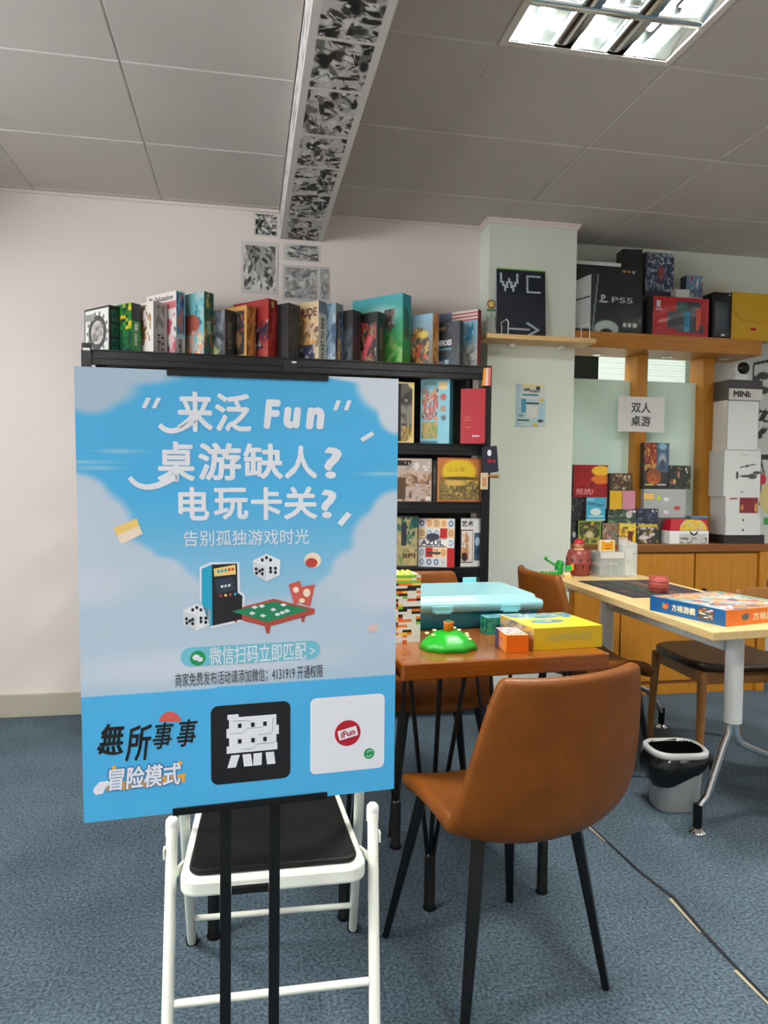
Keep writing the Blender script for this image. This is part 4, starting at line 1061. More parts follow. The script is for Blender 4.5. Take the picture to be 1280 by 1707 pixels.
# 17 flag
A = Art(44, 46, (150, 150, 150)).vgrad((120, 122, 122), (120, 180, 210)).blobs(141, [(150, 150, 146), (110, 110, 112), (176, 176, 170)], 30, (.06, .18), (0, 0, 1, .42))
for k in range(6): A.rect(.4, .82 + k * .03, 1, .85 + k * .03, [(176, 50, 48), (214, 206, 200)][k % 2])
A.rect(0, .82, .4, 1, (84, 96, 116)).blobs(142, [(60, 130, 170), (150, 200, 220)], 6, (.1, .2), (.4, .5, .9, .8))
S = Art(10, 40, (120, 24, 26))
b = shelfbox('game_box', 'game box with red and white stripes at the right end of the top shelf', 796, 801.5, 515, Z1, 3.55, .25, P48, A.a, S.a, (150, 50, 50))

# lower shelves, right of the poster board
def frontbox(name, label, xl, xr, ytop, zs, Yf, t, rot, front, right, top, group, other=(50, 50, 52), ymid=None, h=None, left=None, cat='board game'):
    ymid = ymid or ytop + 30
    a = at(xl, ymid, Y=Yf); r = at(xr, ymid, Y=1.0)
    # right front corner lies along the turned front edge
    dx, dy = math.cos(rot), math.sin(rot)
    w = (r.x * a.y - a.x) / (dx - r.x * dy)
    h = h or at((xl + xr) / 2, ytop, Y=Yf).z - zs
    o = boxmesh(name, label, w, t, h, front, right, top, other, group, cat, left)
    o.location = (a.x + dx * w / 2 - dy * t / 2, a.y + dy * w / 2 + dx * t / 2, zs); o.rotation_euler = (0, 0, rot)
    o_dims[o.name] = (w, t, h)
    return o
Z2, Z3, Z4 = 1.3935, 1.1035, 0.7725
g2, g3, g4 = 'board games on the second shelf', 'board games on the third shelf', 'board games on the fourth shelf'
A = Art(34, 60, (98, 96, 92)).blobs(201, [(140, 136, 128), (60, 60, 58)], 16, (.1, .3)).rect(0, 0, .55, 1, (30, 30, 32)).blobs(202, [(214, 180, 110), (170, 140, 80)], 14, (.06, .12), (.6, .0, 1, .3)).border(.06, (232, 204, 140), .5).ell(1, 1, .25, .12, (236, 214, 150), .2).ell(1, 0, .25, .12, (236, 214, 150), .2)
frontbox('game_box', 'black game box with gold corners beside the pale blue box on the second shelf', 640, 690.5, 636, Z2, 3.53, .07, 0.10, A.a, (20, 20, 22), (60, 56, 50), g2)
A = Art(44, 60, (132, 196, 214)).blobs(211, [(190, 150, 110), (150, 110, 90), (220, 190, 150), (90, 80, 90), (200, 90, 90)], 44, (.05, .12), (.05, .36, .62, .86)).rect(.05, .08, .6, .34, (150, 150, 84)).blobs(212, [(110, 150, 60), (190, 160, 90)], 14, (.06, .14), (.05, .08, .6, .34))
A.rect(.62, .84, .92, .95, (226, 196, 140)).ell(.78, .72, .12, .06, (190, 90, 80), .3).ell(.78, .54, .12, .06, (176, 140, 120), .3).ell(.8, .4, .1, .05, (90, 110, 120), .3).rect(.1, .9, .55, .95, (90, 140, 130)).rect(0, 0, .6, .05, (50, 120, 140))
S = Art(14, 60, (40, 150, 172)).rect(.3, .06, .62, .8, (70, 120, 124)).blobs(213, [(40, 150, 172), (80, 110, 110)], 14, (.05, .1), (.3, .06, .62, .8))
frontbox('game_box', 'pale blue game box with small villagers left of the red box', 701, 749.5, 633, Z2, 3.60, .10, -0.46, A.a, S.a, (120, 200, 220), g2)
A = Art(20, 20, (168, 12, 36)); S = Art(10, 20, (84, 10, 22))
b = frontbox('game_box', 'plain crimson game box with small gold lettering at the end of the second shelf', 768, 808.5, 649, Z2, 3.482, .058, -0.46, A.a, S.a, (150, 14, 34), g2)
lettering(b, [('front', 'IRON', .5, .12, .78, .155, 0, .03, False), ('front', 'MOONLIT TALE', .18, .42, .44, .435, 1, 0, False), ('front', 'A STORY OF', .18, .47, .40, .485, 1, 0, False), ('front', 'THE RED BOOK', .2, .29, .40, .305, 1, 0, False)], [M['white_ink'], M['gold_ink']])
A = Art(40, 46, (186, 170, 160)).blobs(221, [(150, 110, 80), (206, 180, 166), (120, 90, 70), (196, 160, 140), (170, 140, 120)], 44, (.05, .14), (0, 0, 1, .7)).rect(0, .82, .5, .95, (36, 32, 32)).blobs(222, [(220, 216, 210), (160, 150, 146)], 14, (.05, .1), (.3, .72, .95, .92)).rect(0, .05, .35, .55, (88, 66, 46)).rect(.86, .02, .98, .12, (220, 216, 210))
frontbox('game_box', 'pinkish grey game box with hazy city cover on the third shelf', 652, 719.5, 764, Z3, 3.52, .08, 0.02, A.a, (30, 28, 26), (160, 150, 144), g3)
b = frontbox('game_box', 'narrow black game box spine between the pinkish and orange boxes', 721.5, 727.5, 768, Z3, 3.53, .2, 0.0, (34, 34, 32), (28, 28, 28), (40, 40, 40), g3)
lettering(b, [('front', 'NIGHT', .2, .4, .8, .85, 0, .02, True)], [M['grey_ink']])
A = Art(50, 50, (196, 140, 60)).vgrad((110, 94, 50), (206, 120, 70)).ell(.48, .68, .42, .34, (222, 190, 44), .2).rect(0, .0, 1, .45, (118, 104, 62)).blobs(231, [(90, 84, 52), (140, 120, 70), (196, 160, 90)], 40, (.05, .14), (.06, .05, .94, .48)).ell(.4, .42, .3, .08, (214, 176, 96), .4).ell(.5, .53, .5, .05, (84, 74, 50), .4)
A.rect(0, 0, 1, .045, (188, 110, 56)).rect(0, 0, .04, 1, (196, 122, 60)).rect(.95, 0, 1, 1, (200, 116, 70)).rect(0, .96, 1, 1, (206, 116, 72))
b = frontbox('game_box', 'orange game box with a yellow sun over brown fields on the third shelf', 729, 803.5, 763, Z3, 3.52, .08, 0.02, A.a, (140, 84, 44), (200, 116, 70), g3)
lettering(b, [('front', '山上春', .22, .68, .62, .79, 0, .01, False), ('front', '山居图', .04, .17, .18, .2, 1, 0, False)], [mat('ochre ink', C(176, 140, 30), 0.5), M['gold_ink']])
A = Art(40, 50, (176, 160, 112)).blobs(241, [(150, 140, 100), (120, 140, 90), (196, 176, 120), (60, 110, 90)], 34, (.06, .16)).rect(.84, .76, 1, .98, (30, 96, 84)).blobs(242, [(24, 84, 78)], 8, (.08, .14), (.5, .6, 1, 1)).border(.03, (52, 60, 70))
b = frontbox('game_box', 'sandy green game box with upturned letters left of the mosaic tile box', 640, 697, 860, Z4, 3.525, .07, 0.03, A.a, (40, 46, 54), (60, 66, 74), g4)
lettering(b, [('front', 'I', .5, .42, .66, .86, 0, .03, False), ('front', 'SPI', .55, .18, .92, .27, 1, .05, False)], [M['dark_text'], mat('maroon ink', C(90, 40, 36), 0.5)])
A = Art(81, 97, (220, 214, 204)); rg = rnd(77); T5, T6 = 5, 5
pal = [(60, 84, 120), (196, 60, 52), (208, 206, 206), (222, 150, 84), (120, 150, 170), (190, 140, 90)]
for i in range(5):
    for j in range(5):
        k = rg.randint(6); u, v = i / 5, j / 5
        A.rect(u, v, u + .2, v + .2, [(206, 212, 218), (190, 44, 46), (214, 212, 208), (236, 206, 166), (222, 224, 224), (228, 196, 150)][k])
        c = pal[k]; cu, cv = u + .1, v + .1
        if k in (0, 4):
            for q in range(8): aa = q * PI / 4; A.ell(cu + .05 * math.cos(aa), cv + .05 * math.sin(aa), .022, .022, c, .4)
        elif k in (3, 5): A.ell(cu, cv, .08, .08, c, .3); A.ell(cu, cv, .035, .035, (236, 220, 190), .3); A.ell(cu, cv, .018, .018, (120, 60, 40), .3)
        elif k == 2: A.ring(cu, cv, .05, .07, c); A.ell(cu, cv, .03, .03, (170, 170, 176), .3)
A.rect(.0, .42, .78, .58, (232, 228, 222)).ell(.78, .5, .08, .07, (232, 228, 222), .1).ell(.4, .62, .22, .09, (60, 64, 84), .3).rect(0, .415, .78, .43, (70, 74, 90)).rect(0, .575, .78, .59, (70, 74, 90)).rect(.25, .26, .62, .31, (60, 66, 60))
S = Art(12, 50, (190, 190, 186)).blobs(251, [(150, 150, 150), (170, 60, 50), (160, 130, 70)], 16, (.15, .35))
b = frontbox('game_box', 'mosaic tile patterned game box lettered AZUL on the fourth shelf', 697.5, 757.5, 864, Z4, 3.56, .07, -0.34, A.a, S.a, (210, 206, 200), g4)
lettering(b, [('front', 'AZUL', .07, .44, .70, .56, 0, .035, False)], [M['dark_text']])
A = Art(50, 60, (226, 226, 222)).rect(.0, .08, .62, .76, (40, 40, 44)).rect(.03, .10, .59, .74, (224, 218, 210)).blobs(261, [(206, 150, 90), (190, 120, 70), (220, 190, 150)], 22, (.06, .16), (.04, .12, .4, .7)).ell(.2, .2, .16, .1, (50, 36, 32), .2).rect(.68, .12, 1, .7, (70, 96, 116)).ell(.85, .52, .14, .1, (176, 206, 220), .2).ell(.85, .3, .14, .08, (50, 70, 90), .2)
b = frontbox('game_box', 'white game box with framed brown portrait at the end of the fourth shelf', 768, 801, 864, Z4, 3.53, .07, 0.03, A.a, (200, 200, 196), (220, 220, 218), g4)
lettering(b, [('front', '艺术', .04, .83, .62, .95, 0, .03, False)], [M['black_ink']])
# trinkets hanging from the right post
mb = MB()
pts = [at(x, y, Y=3.475) for x, y in ((803, 745), (828, 743), (831, 786), (804, 790))]
t = thing('hanging_pouch', 'small dark blue pouch with white badge hanging from the bookcase post', 'pouch', (pts[3].x, 3.475, pts[3].z))
loc = lambda p: Vector(p) - Vector(t.location)
mb.poly([(loc(p).x, loc(p).z) for p in pts], 0, depth=0.014); mb.build('pouch_body', mat('navy cloth', C(22, 28, 46), 0.7), t)
mb = MB(); c = loc(at(815.5, 755, Y=3.475)); mb.poly(ell(c.x, c.z, .011, .016), -0.0008); mb.build('badge', M['white_ink'], t)
mb = MB(); a_, b_ = loc(at(812, 771, Y=3.475)), loc(at(826, 764, Y=3.475)); text_mb(mb, 'dice', a_.x, b_.x, a_.z, b_.z, -0.0008, .03); mb.build('lettering', M['red_ink'], t)
mb = MB(); mb.tube([loc(at(815, 746, Y=3.482)), loc(at(814, 741, Y=3.482))], .0015, 6); mb.build('cord', M['black_metal'], t)
p0 = at(801, 788, Y=3.468); p1 = at(813, 816, Y=3.468)
mb = MB(); mb.box((0, 0, 0), (p1.x - p0.x, .002, p0.z - p1.z), .0008); mb.box((0, -.0012, -.004), ((p1.x - p0.x) * .6, .0006, (p0.z - p1.z) * .55), mi=1)
o = mb.build('swing_tag', [mat('cream card', C(206, 186, 156), 0.7), mat('tag print', C(190, 140, 100), 0.7)]); o.location = (p0 + p1) / 2
tag(o, 'cream paper tag hanging below the dark blue pouch', 'tag')
p0 = at(809, 785, Y=3.48); p1 = at(831, 791, Y=3.48)
mb = MB(); mb.tube([(0, 0, 0), (p1.x - p0.x, 0, -.002)], .008, 12); o = mb.build('wooden_peg', M['chair_wood']); o.location = (p0.x, 3.481, (p0.z + p1.z) / 2 - .017); tag(o, 'short brown wooden peg under the dark blue pouch', 'peg')
t = thing('lanyard', 'folded orange, white and pink lanyard hung over the top of the bookcase post', 'lanyard', at(812, 632, Y=3.47))
for nm, c, px0, px1, px2 in (('orange_ribbon', C(236, 150, 40), 804, 809, 806), ('white_ribbon', C(214, 206, 214), 808, 813, 811), ('pink_ribbon', C(224, 110, 90), 812, 817, 816)):
    q = [at(px0 + 2, 613, Y=3.47), at(px1 + 1, 613, Y=3.47), at(px1, 643, Y=3.47), at(px2 - 3, 643, Y=3.47)]
    mb = MB(); mb.poly([((p - t.location).x, (p - t.location).z) for p in q], -0.002 * (1 + len(t.children)), depth=.0014); mb.build(nm, mat(nm, c, .7), t)
# ------------------------------------------------------------------ pillar: shelf, pixel board, vase, flyer
t = thing('wall_shelf', 'pale wooden wall shelf across the white pillar under the navy pixel board', 'shelf', (1.50, 3.64, 1.94))
mb = MB(); mb.box((0.0, 0.0, 0.012), (0.60, 0.148, 0.024), 0.002); mb.build('board', M['shelf_wood'], t)
mb = MB(); mb.box((-0.12, 0.0735 - .02, -0.01), (0.025, 0.04, 0.018), .002); mb.build('bracket', M['white_paint'], t)
mb = MB(); mb.box((0.16, 0.0735 - .02, -0.01), (0.025, 0.04, 0.018), .002); mb.build('bracket', M['white_paint'], t)
def bookend(x, label):
    mb = MB(); mb.tube([(0, -.05, .003), (0, -.05, .062), (-.006, -.042, .078), (-.006, .04, .078), (0, .05, .062), (0, .05, .003)], .0025, 8); mb.tube([(0, -.05, .003), (0, .05, .003)], .0025, 8)
    o = mb.build('wire_bookend', M['white_paint']); o.location = (x, 3.622, 1.9641); tag(o, label, 'bookend', 'white wire bookends')
bookend(1.315, 'white wire bookend at the left corner of the navy pixel board'); bookend(1.765, 'white wire bookend at the right end of the pale wall shelf')
# the navy board: pixel lettering WC and an arrow (the pixel character is left out)
t = thing('pixel_sign', 'navy pixel block sign reading WC with an arrow on the wall shelf', 'sign', (1.43, 3.678, 1.9642))
ang = -0.07
BW, BH = 0.272, 0.368
mb = MB(); mb.box((0, .004, BH / 2), (BW, .008, BH), .001); bd = mb.build('base_board', mat('navy block board', C(8, 18, 36), .5, bump=.25, bscale=300), t); bd.rotation_euler = (ang, 0, 0)
mb = MB(); mb.box((0, .004, BH + .003), (BW, .008, .006)); ob = mb.build('top_edge', mat('leaf green blocks', C(110, 180, 50), .5), t); ob.rotation_euler = (ang, 0, 0)
px = .272 / 48
WCp = []
W_ = ['#.......#', '#.......#', '#.......#', '#...#...#', '#...#...#', '##.###.##', '.#.#.#.#.', '.###.###.', '..##.##..', '..#...#..', '..#...#..']
for r, row in enumerate(W_):
    for c, ch in enumerate(row):
        if ch == '#': WCp.append((3 + c * 2, 60 - r * 1.55, 2, 1.55))
C_ = [(29, 59, 14, 1.6), (29, 44, 14, 1.6)] + [(29, 59 - k * 1.5, 1.8, 1.5) for k in range(10)]
AR = [(11, 8.5, 21, 1.6)] + [(39 - k * 1.3, 8.5 + k * .75, 2.6, 1.5) for k in range(9)] + [(39 - k * 1.3, 8.5 - k * .75, 2.6, 1.5) for k in range(9)]
def px_part(name, L, sc=px):
    mb = MB()
    for x, y, w, h in L: mb.box((-BW / 2 + (x + w / 2) * sc, -.001, (y + h / 2) * sc), (w * sc, .0024, h * sc))
    o = mb.build(name, mat('pale grey blocks', C(184, 196, 204), .45) if 'pgb' not in M else M['pgb'], t); M.setdefault('pgb', o.data.materials[0]); o.rotation_euler = (ang, 0, 0); return o
px_part('pixel_letter', WCp); px_part('pixel_letter', C_); px_part('pixel_arrow', AR)
# the printed character on the board is left out
t = thing('flower_vase', 'small clear vase with a round yellow flower beside the navy sign', 'vase', (1.252, 3.66, 1.9641))
mb = MB(); mb.lathe([(0.0, .001), (.024, .001), (.026, .02), (.024, .06), (.018, .085), (.020, .10), (.0185, .10), (.0165, .085), (.022, .06), (.024, .02), (.0, .006)], 20); mb.build('glass_body', M['clear'], t)
mb = MB(); mb.tube([(0, 0, .01), (0, 0, .15)], .0018, 6); mb.build('stem', mat('green stem', C(60, 120, 60), .6), t)
mb = MB()
for s in (-1, 1): mb.poly(ell(s * .012, .138, .013, .006, 14), -.002, depth=.003)
mb.build('leaf_pair', mat('green leaf', C(50, 120, 70), .6), t)
mb = MB(); mb.lathe([(0, -.004), (.022, -.004), (.024, 0), (.022, .004), (0, .004)], 20, xf=Matrix.Translation((0, 0, .170)) @ Matrix.Rotation(PI / 2, 4, 'X'))
mb.build('flower_head', mat('brown petals', C(150, 106, 50), .6), t)
mb = MB(); mb.lathe([(0, 0), (.016, 0), (.015, .003), (0, .003)], 18, xf=Matrix.Translation((0, -.004, .170)) @ Matrix.Rotation(PI / 2, 4, 'X')); mb.build('flower_centre', mat('yellow petals', C(236, 206, 120), .6), t)
# flyer
A = Art(48, 66, (178, 206, 206)).rect(.0, 0, .14, 1, (168, 196, 206)).rect(.2, .66, 1, 1, (206, 212, 206)).rect(.2, .94, .95, 1, (226, 214, 140)).rect(.68, .87, .8, .96, (50, 54, 60)).rect(.22, .73, .75, .77, (60, 140, 160)).rect(.18, .33, .34, .66, (70, 150, 176)).rect(.34, .53, .78, .57, (34, 48, 62)).rect(.36, .22, .74, .5, (212, 218, 210)).ell(.86, .64, .1, .04, (224, 176, 70), .3).ell(.18, .26, .11, .05, (120, 146, 170), .4).rect(.06, .13, .46, .17, (50, 90, 60)).ell(.66, .05, .1, .04, (226, 170, 50), .3).ell(.86, .3, .12, .2, (160, 200, 220), .6).ell(.84, .14, .12, .05, (60, 70, 80), .4).ell(.88, .06, .12, .05, (206, 208, 206), .3)
p0 = at(860, 640, Y=3.7145); p1 = at(908, 712, Y=3.7145)
mb = MB(); mb.grid((0, 0, 0), (p1.x - p0.x, 0, 0), (0, 0, p0.z - p1.z), A.a)
w_, h_ = p1.x - p0.x, p0.z - p1.z
mb.add([(0, .003, 0), (w_, .003, 0), (w_, .003, h_), (0, .003, h_), (0, 0, 0), (w_, 0, 0), (w_, 0, h_), (0, 0, h_)], [(0, 3, 2, 1), (0, 1, 5, 4), (1, 2, 6, 5), (2, 3, 7, 6), (3, 0, 4, 7)], col=C(190, 210, 206))
o = mb.build('flyer', M['print']); o.location = (p0.x, 3.7115, p1.z); tag(o, 'small pale blue flyer with a white square stuck on the white pillar', 'flyer')
fl = o; mb = MB(); text_mb(mb, '遊戲', w_ * .25, w_ * .46, h_ * .84, h_ * .91, -.0006, .03); text_mb(mb, '卓游聚会', w_ * .46, w_ * .8, h_ * .81, h_ * .87, -.0006, .02); mb.build('lettering', M['dark_text'], fl)

# ------------------------------------------------------------------ glazed wooden partition and counter
t = thing('counter_cabinet', 'yellow oak counter cabinet with two doors below the glazed partition', 'cabinet', (2.37, 3.86, 0))
CX, CY = 2.37, 3.86
def cc(name, fn, m, parent=None, label=None):
    mb = MB(); fn(mb); o = mb.build(name, m, parent or t)
    if label: o['label'] = label
    return o
cc('body', lambda mb: (mb.box((0.005, .012, .44), (1.21, .252, .76)), mb.box((.588, -.01, .41), (.052, .272, .82), .002)), M['oak'])
cc('plinth', lambda mb: mb.box((-.01, -.118, .03), (1.17, .016, .06), .002), M['oak'])
cc('plinth_line', lambda mb: mb.box((-.01, -.116, .068), (1.17, .02, .014), .002), M['oak_dark'])
cc('counter_top', lambda mb: mb.box((0, -.005, .843), (1.24, .285, .044), .003), M['oak_dark'])
for x0, x1, hx in ((-.585, -.305, None), (-.30, .150, .11), (.156, .558, .20)):
    d = cc('door', lambda mb: mb.box(((x0 + x1) / 2, -.124, .445), (x1 - x0 - .005, .018, .73), .002), M['oak'])
    if hx is not None: cc('handle', lambda mb: (mb.tube([(hx, -.133, .60), (hx, -.150, .60)], .006, 10), mb.lathe([(0, -.012), (.012, -.012), (.015, 0), (.012, .012), (0, .012)], 16, (hx, -.156, .60))), M['black_gloss'], d)

t = thing('wooden_partition', 'yellow oak partition with posts, header board and frosted glass panes', 'partition', (2.3, 3.85, 0.866))
QX, QY, QZ = 2.3, 3.85, 0.866
def pp(name, fn, m, parent=None): mb = MB(); fn(mb); return mb.build(name, m, parent or t)
HX0, HX1, HZ0, HZ1 = 1.748, 2.905, 1.951, 2.037
pp('header_board', lambda mb: mb.box(((HX0 + HX1) / 2 - QX, 3.858 - QY, (HZ0 + HZ1) / 2 - QZ), (HX1 - HX0 - .006, .276, HZ1 - HZ0), .002), M['oak_h'])
hd = [o for o in t.children if o.name.startswith('header')][0]
for px_, py_ in ((995, 591), (1112, 595), (1207, 598)):
    q = at(px_, py_, Z=HZ0)
    dl = pp('downlight', lambda mb: mb.lathe([(.0, .0), (.016, .0), (.024, -.004), (.030, -.003), (.031, 0.0), (.016, .0002)], 24, (q.x - QX, q.y - QY, HZ0 - .0005 - QZ)), M['chrome'], hd)
for x in (2.24, 2.667):
    pp('post', lambda mb: mb.box((x - QX, 3.93 - QY, (HZ0 + .866) / 2 - QZ), (.07, .138, HZ0 - .868), .002), M['oak'])
for x0, x1 in ((1.752, 2.2045), (2.2755, 2.6315)):
    pp('glass_pane', lambda mb: mb.box(((x0 + x1) / 2 - QX, 3.935 - QY, (1.808 + .867) / 2 - QZ), (x1 - x0, .008, 1.808 - .867)), M['frosted'])
# sign on the post
A_ = at(1031, 660, Y=3.855); B_ = at(1107, 721, Y=3.855)
mb = MB(); w_, h_ = B_.x - A_.x, A_.z - B_.z; mb.box((w_ / 2, 0, h_ / 2), (w_, .0012, h_))
o = mb.build('paper_sign', mat('white sign paper', C(226, 226, 222), .6)); o.location = (A_.x, 3.858, B_.z); tag(o, 'white paper sign with four dark characters taped on the oak post', 'sign')
mb = MB(); text_mb(mb, '双人', w_ * .28, w_ * .70, h_ * .54, h_ * .84, -.0012, .02); text_mb(mb, '桌游', w_ * .28, w_ * .70, h_ * .16, h_ * .46, -.0012, .02); mb.build('lettering', M['dark_text'], o)
# black screen in the room behind
t2 = thing('black_screen', 'large black screen seen through the gap above the left glass pane', 'screen', (1.95, 4.62, 1.62))
mb = MB(); mb.box((.09, 0, .28), (.62, .03, .42), .012); mb.build('panel', M['black_metal'], t2)
mb = MB(); mb.box((-.02, .03, .02), (.05, .03, .2)); mb.box((-.02, .03, -.085), (.3, .16, .012)); mb.build('stand', M['black_metal'], t2)
mb = MB(); mb.box((0, 0, -.02), (1.0, .4, .04)); mb.box((-.45, 0, -.77), (.04, .38, 1.46)); mb.box((.45, 0, -.77), (.04, .38, 1.46))
o = mb.build('side_cabinet', M['white_plastic']); o.location = (1.93, 4.66, 1.529); tag(o, 'tall white side cabinet behind the frosted glass carrying the black screen', 'cabinet')

# mural on the wall at the right, generic shapes only
A = Art(60, 200, (206, 212, 206))
def seg(u0, v0, u1, v1, w, c, asp=3.4):
    d = np.array([(u1 - u0), (v1 - v0) * asp]); L = np.hypot(*d); n_ = d / L
    x = (A.u - u0) * n_[0] + (A.v - v0) * asp * n_[1]; y = -(A.u - u0) * n_[1] + (A.v - v0) * asp * n_[0]
    A.a[(x > 0) & (x < L) & (np.abs(y) < w)] = c
blk = (52, 56, 56)
def MV(py): return (at(1262, py, Y=3.995).z - 0.05) / 2.05
def MU(px_): return (at(px_, 760, Y=3.995).x - 2.725) / 0.56
seg(MU(1251), MV(760), MU(1251), MV(607), .012, blk); seg(MU(1251), MV(607), MU(1290), MV(597), .014, blk)
for y in (630, 654): A.ell(MU(1268), MV(y - 4), .085, .013, (60, 64, 64), .2).ell(MU(1257), MV(y + 1), .05, .010, (60, 64, 64), .2)
for y0_, y1_ in ((682, 690), (697, 704)): seg(MU(1248), MV(y0_), MU(1290), MV(y1_), .012, blk)
for x in (1252, 1266, 1280): seg(MU(x), MV(700), MU(x + 10), MV(684), .03, blk)
seg(MU(1247), MV(728), MU(1278), MV(714), .012, blk); seg(MU(1247), MV(737), MU(1270), MV(727), .012, blk); seg(MU(1248), MV(738), MU(1274), MV(715), .03, blk)
seg(MU(1248), MV(762), MU(1290), MV(762), .03, blk); 
for k in range(30): q = k / 30; seg(MU(1249 + 22 * q * .6), MV(775 + 55 * q), MU(1270), MV(766 + 60 * q * .9), .012, (110, 114, 112))
seg(MU(1248), MV(790), MU(1268), MV(842), .014, blk); seg(MU(1268), MV(766), MU(1275), MV(790), .010, blk)
A.ell(MU(1272), MV(799), .055, .018, (206, 60, 70), .2).ell(MU(1284), MV(830), .13, .05, (222, 206, 140), .2).rect(MU(1276), MV(874), MU(1300), MV(862), (70, 160, 80)).rect(MU(1268), MV(1010), MU(1300), MV(914), (214, 160, 50)).rect(MU(1266), MV(950), MU(1300), MV(944), blk).rect(MU(1266), MV(990), MU(1300), MV(966), blk)
A.ell(MU(1258), MV(848), .06, .012, (214, 160, 60), .2).rect(MU(1240), MV(1100), MU(1300), MV(1085), blk)
mb = MB(); mb.grid((0, 0, 0), (.56, 0, 0), (0, 0, 2.05), A.a); o = mb.build('trim_5', M['paper']); o.location = (2.725, 3.996, .05); struct(o)

# ------------------------------------------------------------------ boxes on top of the header
HT = HZ1 + .0005
gh = 'boxes on the oak header'
A = Art(60, 60, (26, 32, 34)).vgrad((30, 36, 38), (22, 28, 30))
A.rect(0, .05, .34, .86, (190, 196, 198)).rect(.34, .05, .39, .92, (40, 48, 52)).rect(0, .88, .4, 1, (20, 26, 30)); A.a[(A.u < .34) & (A.v > .66 + A.u * .6)] = (22, 28, 30); A.a[(A.u < .33) & (np.abs(A.v - .40 - A.u * .4) < .012)] = (30, 36, 40)
A.a[(A.v < .88) & (np.abs(A.u - .37 - A.v * .07) < .010)] = (120, 130, 136)
A.ell(.55, .06, .17, .14, (180, 196, 192), .15).ell(.55, .0, .09, .07, (30, 36, 38), .2).rect(.76, .1, .94, .16, (190, 196, 194)).rect(.81, .09, .83, .17, (30, 36, 38)).rect(.87, .09, .89, .17, (30, 36, 38)).rect(.74, .92, .78, .955, (190, 130, 60)).rect(.8, .92, .84, .955, (190, 130, 60)).rect(.87, .91, .9, .955, (160, 180, 200))
b = frontbox('console_box', 'large dark console box lettered PS5 on the oak header', 940, 1070.5, 443, HT, 3.748, .15, 0, A.a, (24, 28, 30), (30, 40, 60), gh, cat='box')
lettering(b, [('front', 'PS5', .61, .46, .88, .545, 0, .01, False), ('front', 'P', .47, .46, .53, .57, 0, .04, False), ('front', '.', .44, .45, .57, .48, 0, .0, False)], [M['grey_ink'] if False else mat('silver ink', C(176, 184, 182), .4)])
top1 = b.location.z + o_dims[b.name][2]
mb = MB(); mb.box((0, 0, .014), (.30, .10, .028), .004); o = mb.build('white_case', M['white_plastic']); o.location = (1.892, 3.82, top1); tag(o, 'flat white case lying on the large dark console box', 'case')
b = boxmesh('speaker_box', 'small black box standing on the large dark console box', .115, .09, .115, (24, 26, 28), (20, 22, 24), (30, 32, 34), (20, 22, 24), gh, 'box')
b.location = (at(1050, 430, Y=3.80).x + .012, 3.83, top1); b.rotation_euler = (0, 0, -.12); o_dims[b.name] = (.115, .09, .115)
A = Art(40, 60, (50, 64, 86)).blobs(301, [(90, 110, 140), (40, 50, 70), (120, 140, 160), (60, 50, 60), (160, 170, 180)], 60, (.05, .14)).ell(.55, .55, .16, .2, (150, 70, 60), .5).blobs(302, [(210, 206, 204), (180, 180, 186)], 30, (.02, .06), (.1, .75, .95, .98)).rect(.0, 0, 1, .12, (40, 44, 56))
S = Art(20, 60, (40, 48, 62)).blobs(303, [(70, 70, 84), (100, 60, 60), (30, 36, 50)], 20, (.08, .2))
low = boxmesh('game_box', 'dark game box under the tall blue monster box on the oak header', .17, .12, .235, (34, 32, 34), (30, 30, 34), (40, 40, 46), (24, 24, 28), gh, 'box')
low.location = (2.272, 3.875, HT)
b = boxmesh('figure_box', 'tall blue and silver monster figure box standing above the red console box', .178, .13, .245, A.a, S.a, (60, 70, 90), (30, 36, 50), gh, 'box', S.a)
b.location = (2.304, 3.880, HT + .2355); b.rotation_euler = (0, 0, .0)
A = Art(60, 40, (176, 18, 30)).rect(.42, .1, .85, .92, (40, 44, 48)).rect(.42, .5, .62, .9, (44, 84, 80)).rect(.26, .18, .58, .62, (46, 52, 56)).rect(.56, .12, .655, .62, (50, 140, 180)).rect(.655, .14, .74, .62, (56, 64, 70)).rect(.77, .16, .86, .74, (206, 70, 50)).ell(.605, .48, .02, .03, (30, 60, 80), .3).ell(.605, .28, .02, .03, (30, 60, 80), .3).ell(.815, .56, .02, .03, (90, 20, 20), .3).ell(.88, .2, .05, .14, (30, 32, 36), .2)
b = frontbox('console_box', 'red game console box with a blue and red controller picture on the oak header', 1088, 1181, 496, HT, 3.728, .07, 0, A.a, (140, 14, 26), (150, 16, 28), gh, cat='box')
mb = MB(); w_, t_, h_ = o_dims[b.name]
for s in (0, 1): mb.poly(rrect(-w_ / 2 + .022 + s * .013, -w_ / 2 + .033 + s * .013, h_ * .72, h_ * .9, .004), -t_ / 2 - .0006, s)
text_mb(mb, 'SWITCH', -w_ / 2 + .015, -w_ / 2 + .053, h_ * .64, h_ * .69, -t_ / 2 - .0006, .02)
mb.build('logo', [M['white_ink'], mat('pale pink ink', C(232, 190, 190), .5)], b)
redtop = HT + h_
A = Art(40, 40, (90, 120, 150)).blobs(311, [(190, 90, 80), (120, 140, 160), (180, 200, 210), (60, 80, 100)], 26, (.08, .2)).rect(0, .18, 1, .42, (206, 210, 214))
b = boxmesh('game_case', 'small sports game box standing behind the red console box', .105, .06, .21, A.a, (70, 90, 110), (120, 140, 150), (40, 50, 60), gh, 'box'); b.location = (2.523, 3.84, HT + .155); o_dims[b.name] = (.105, .06, .21)
lettering(b, [('front', 'Sports', .15, .26, .85, .36, 0, .03, False)], [mat('steel blue ink', C(60, 110, 150), .5)])
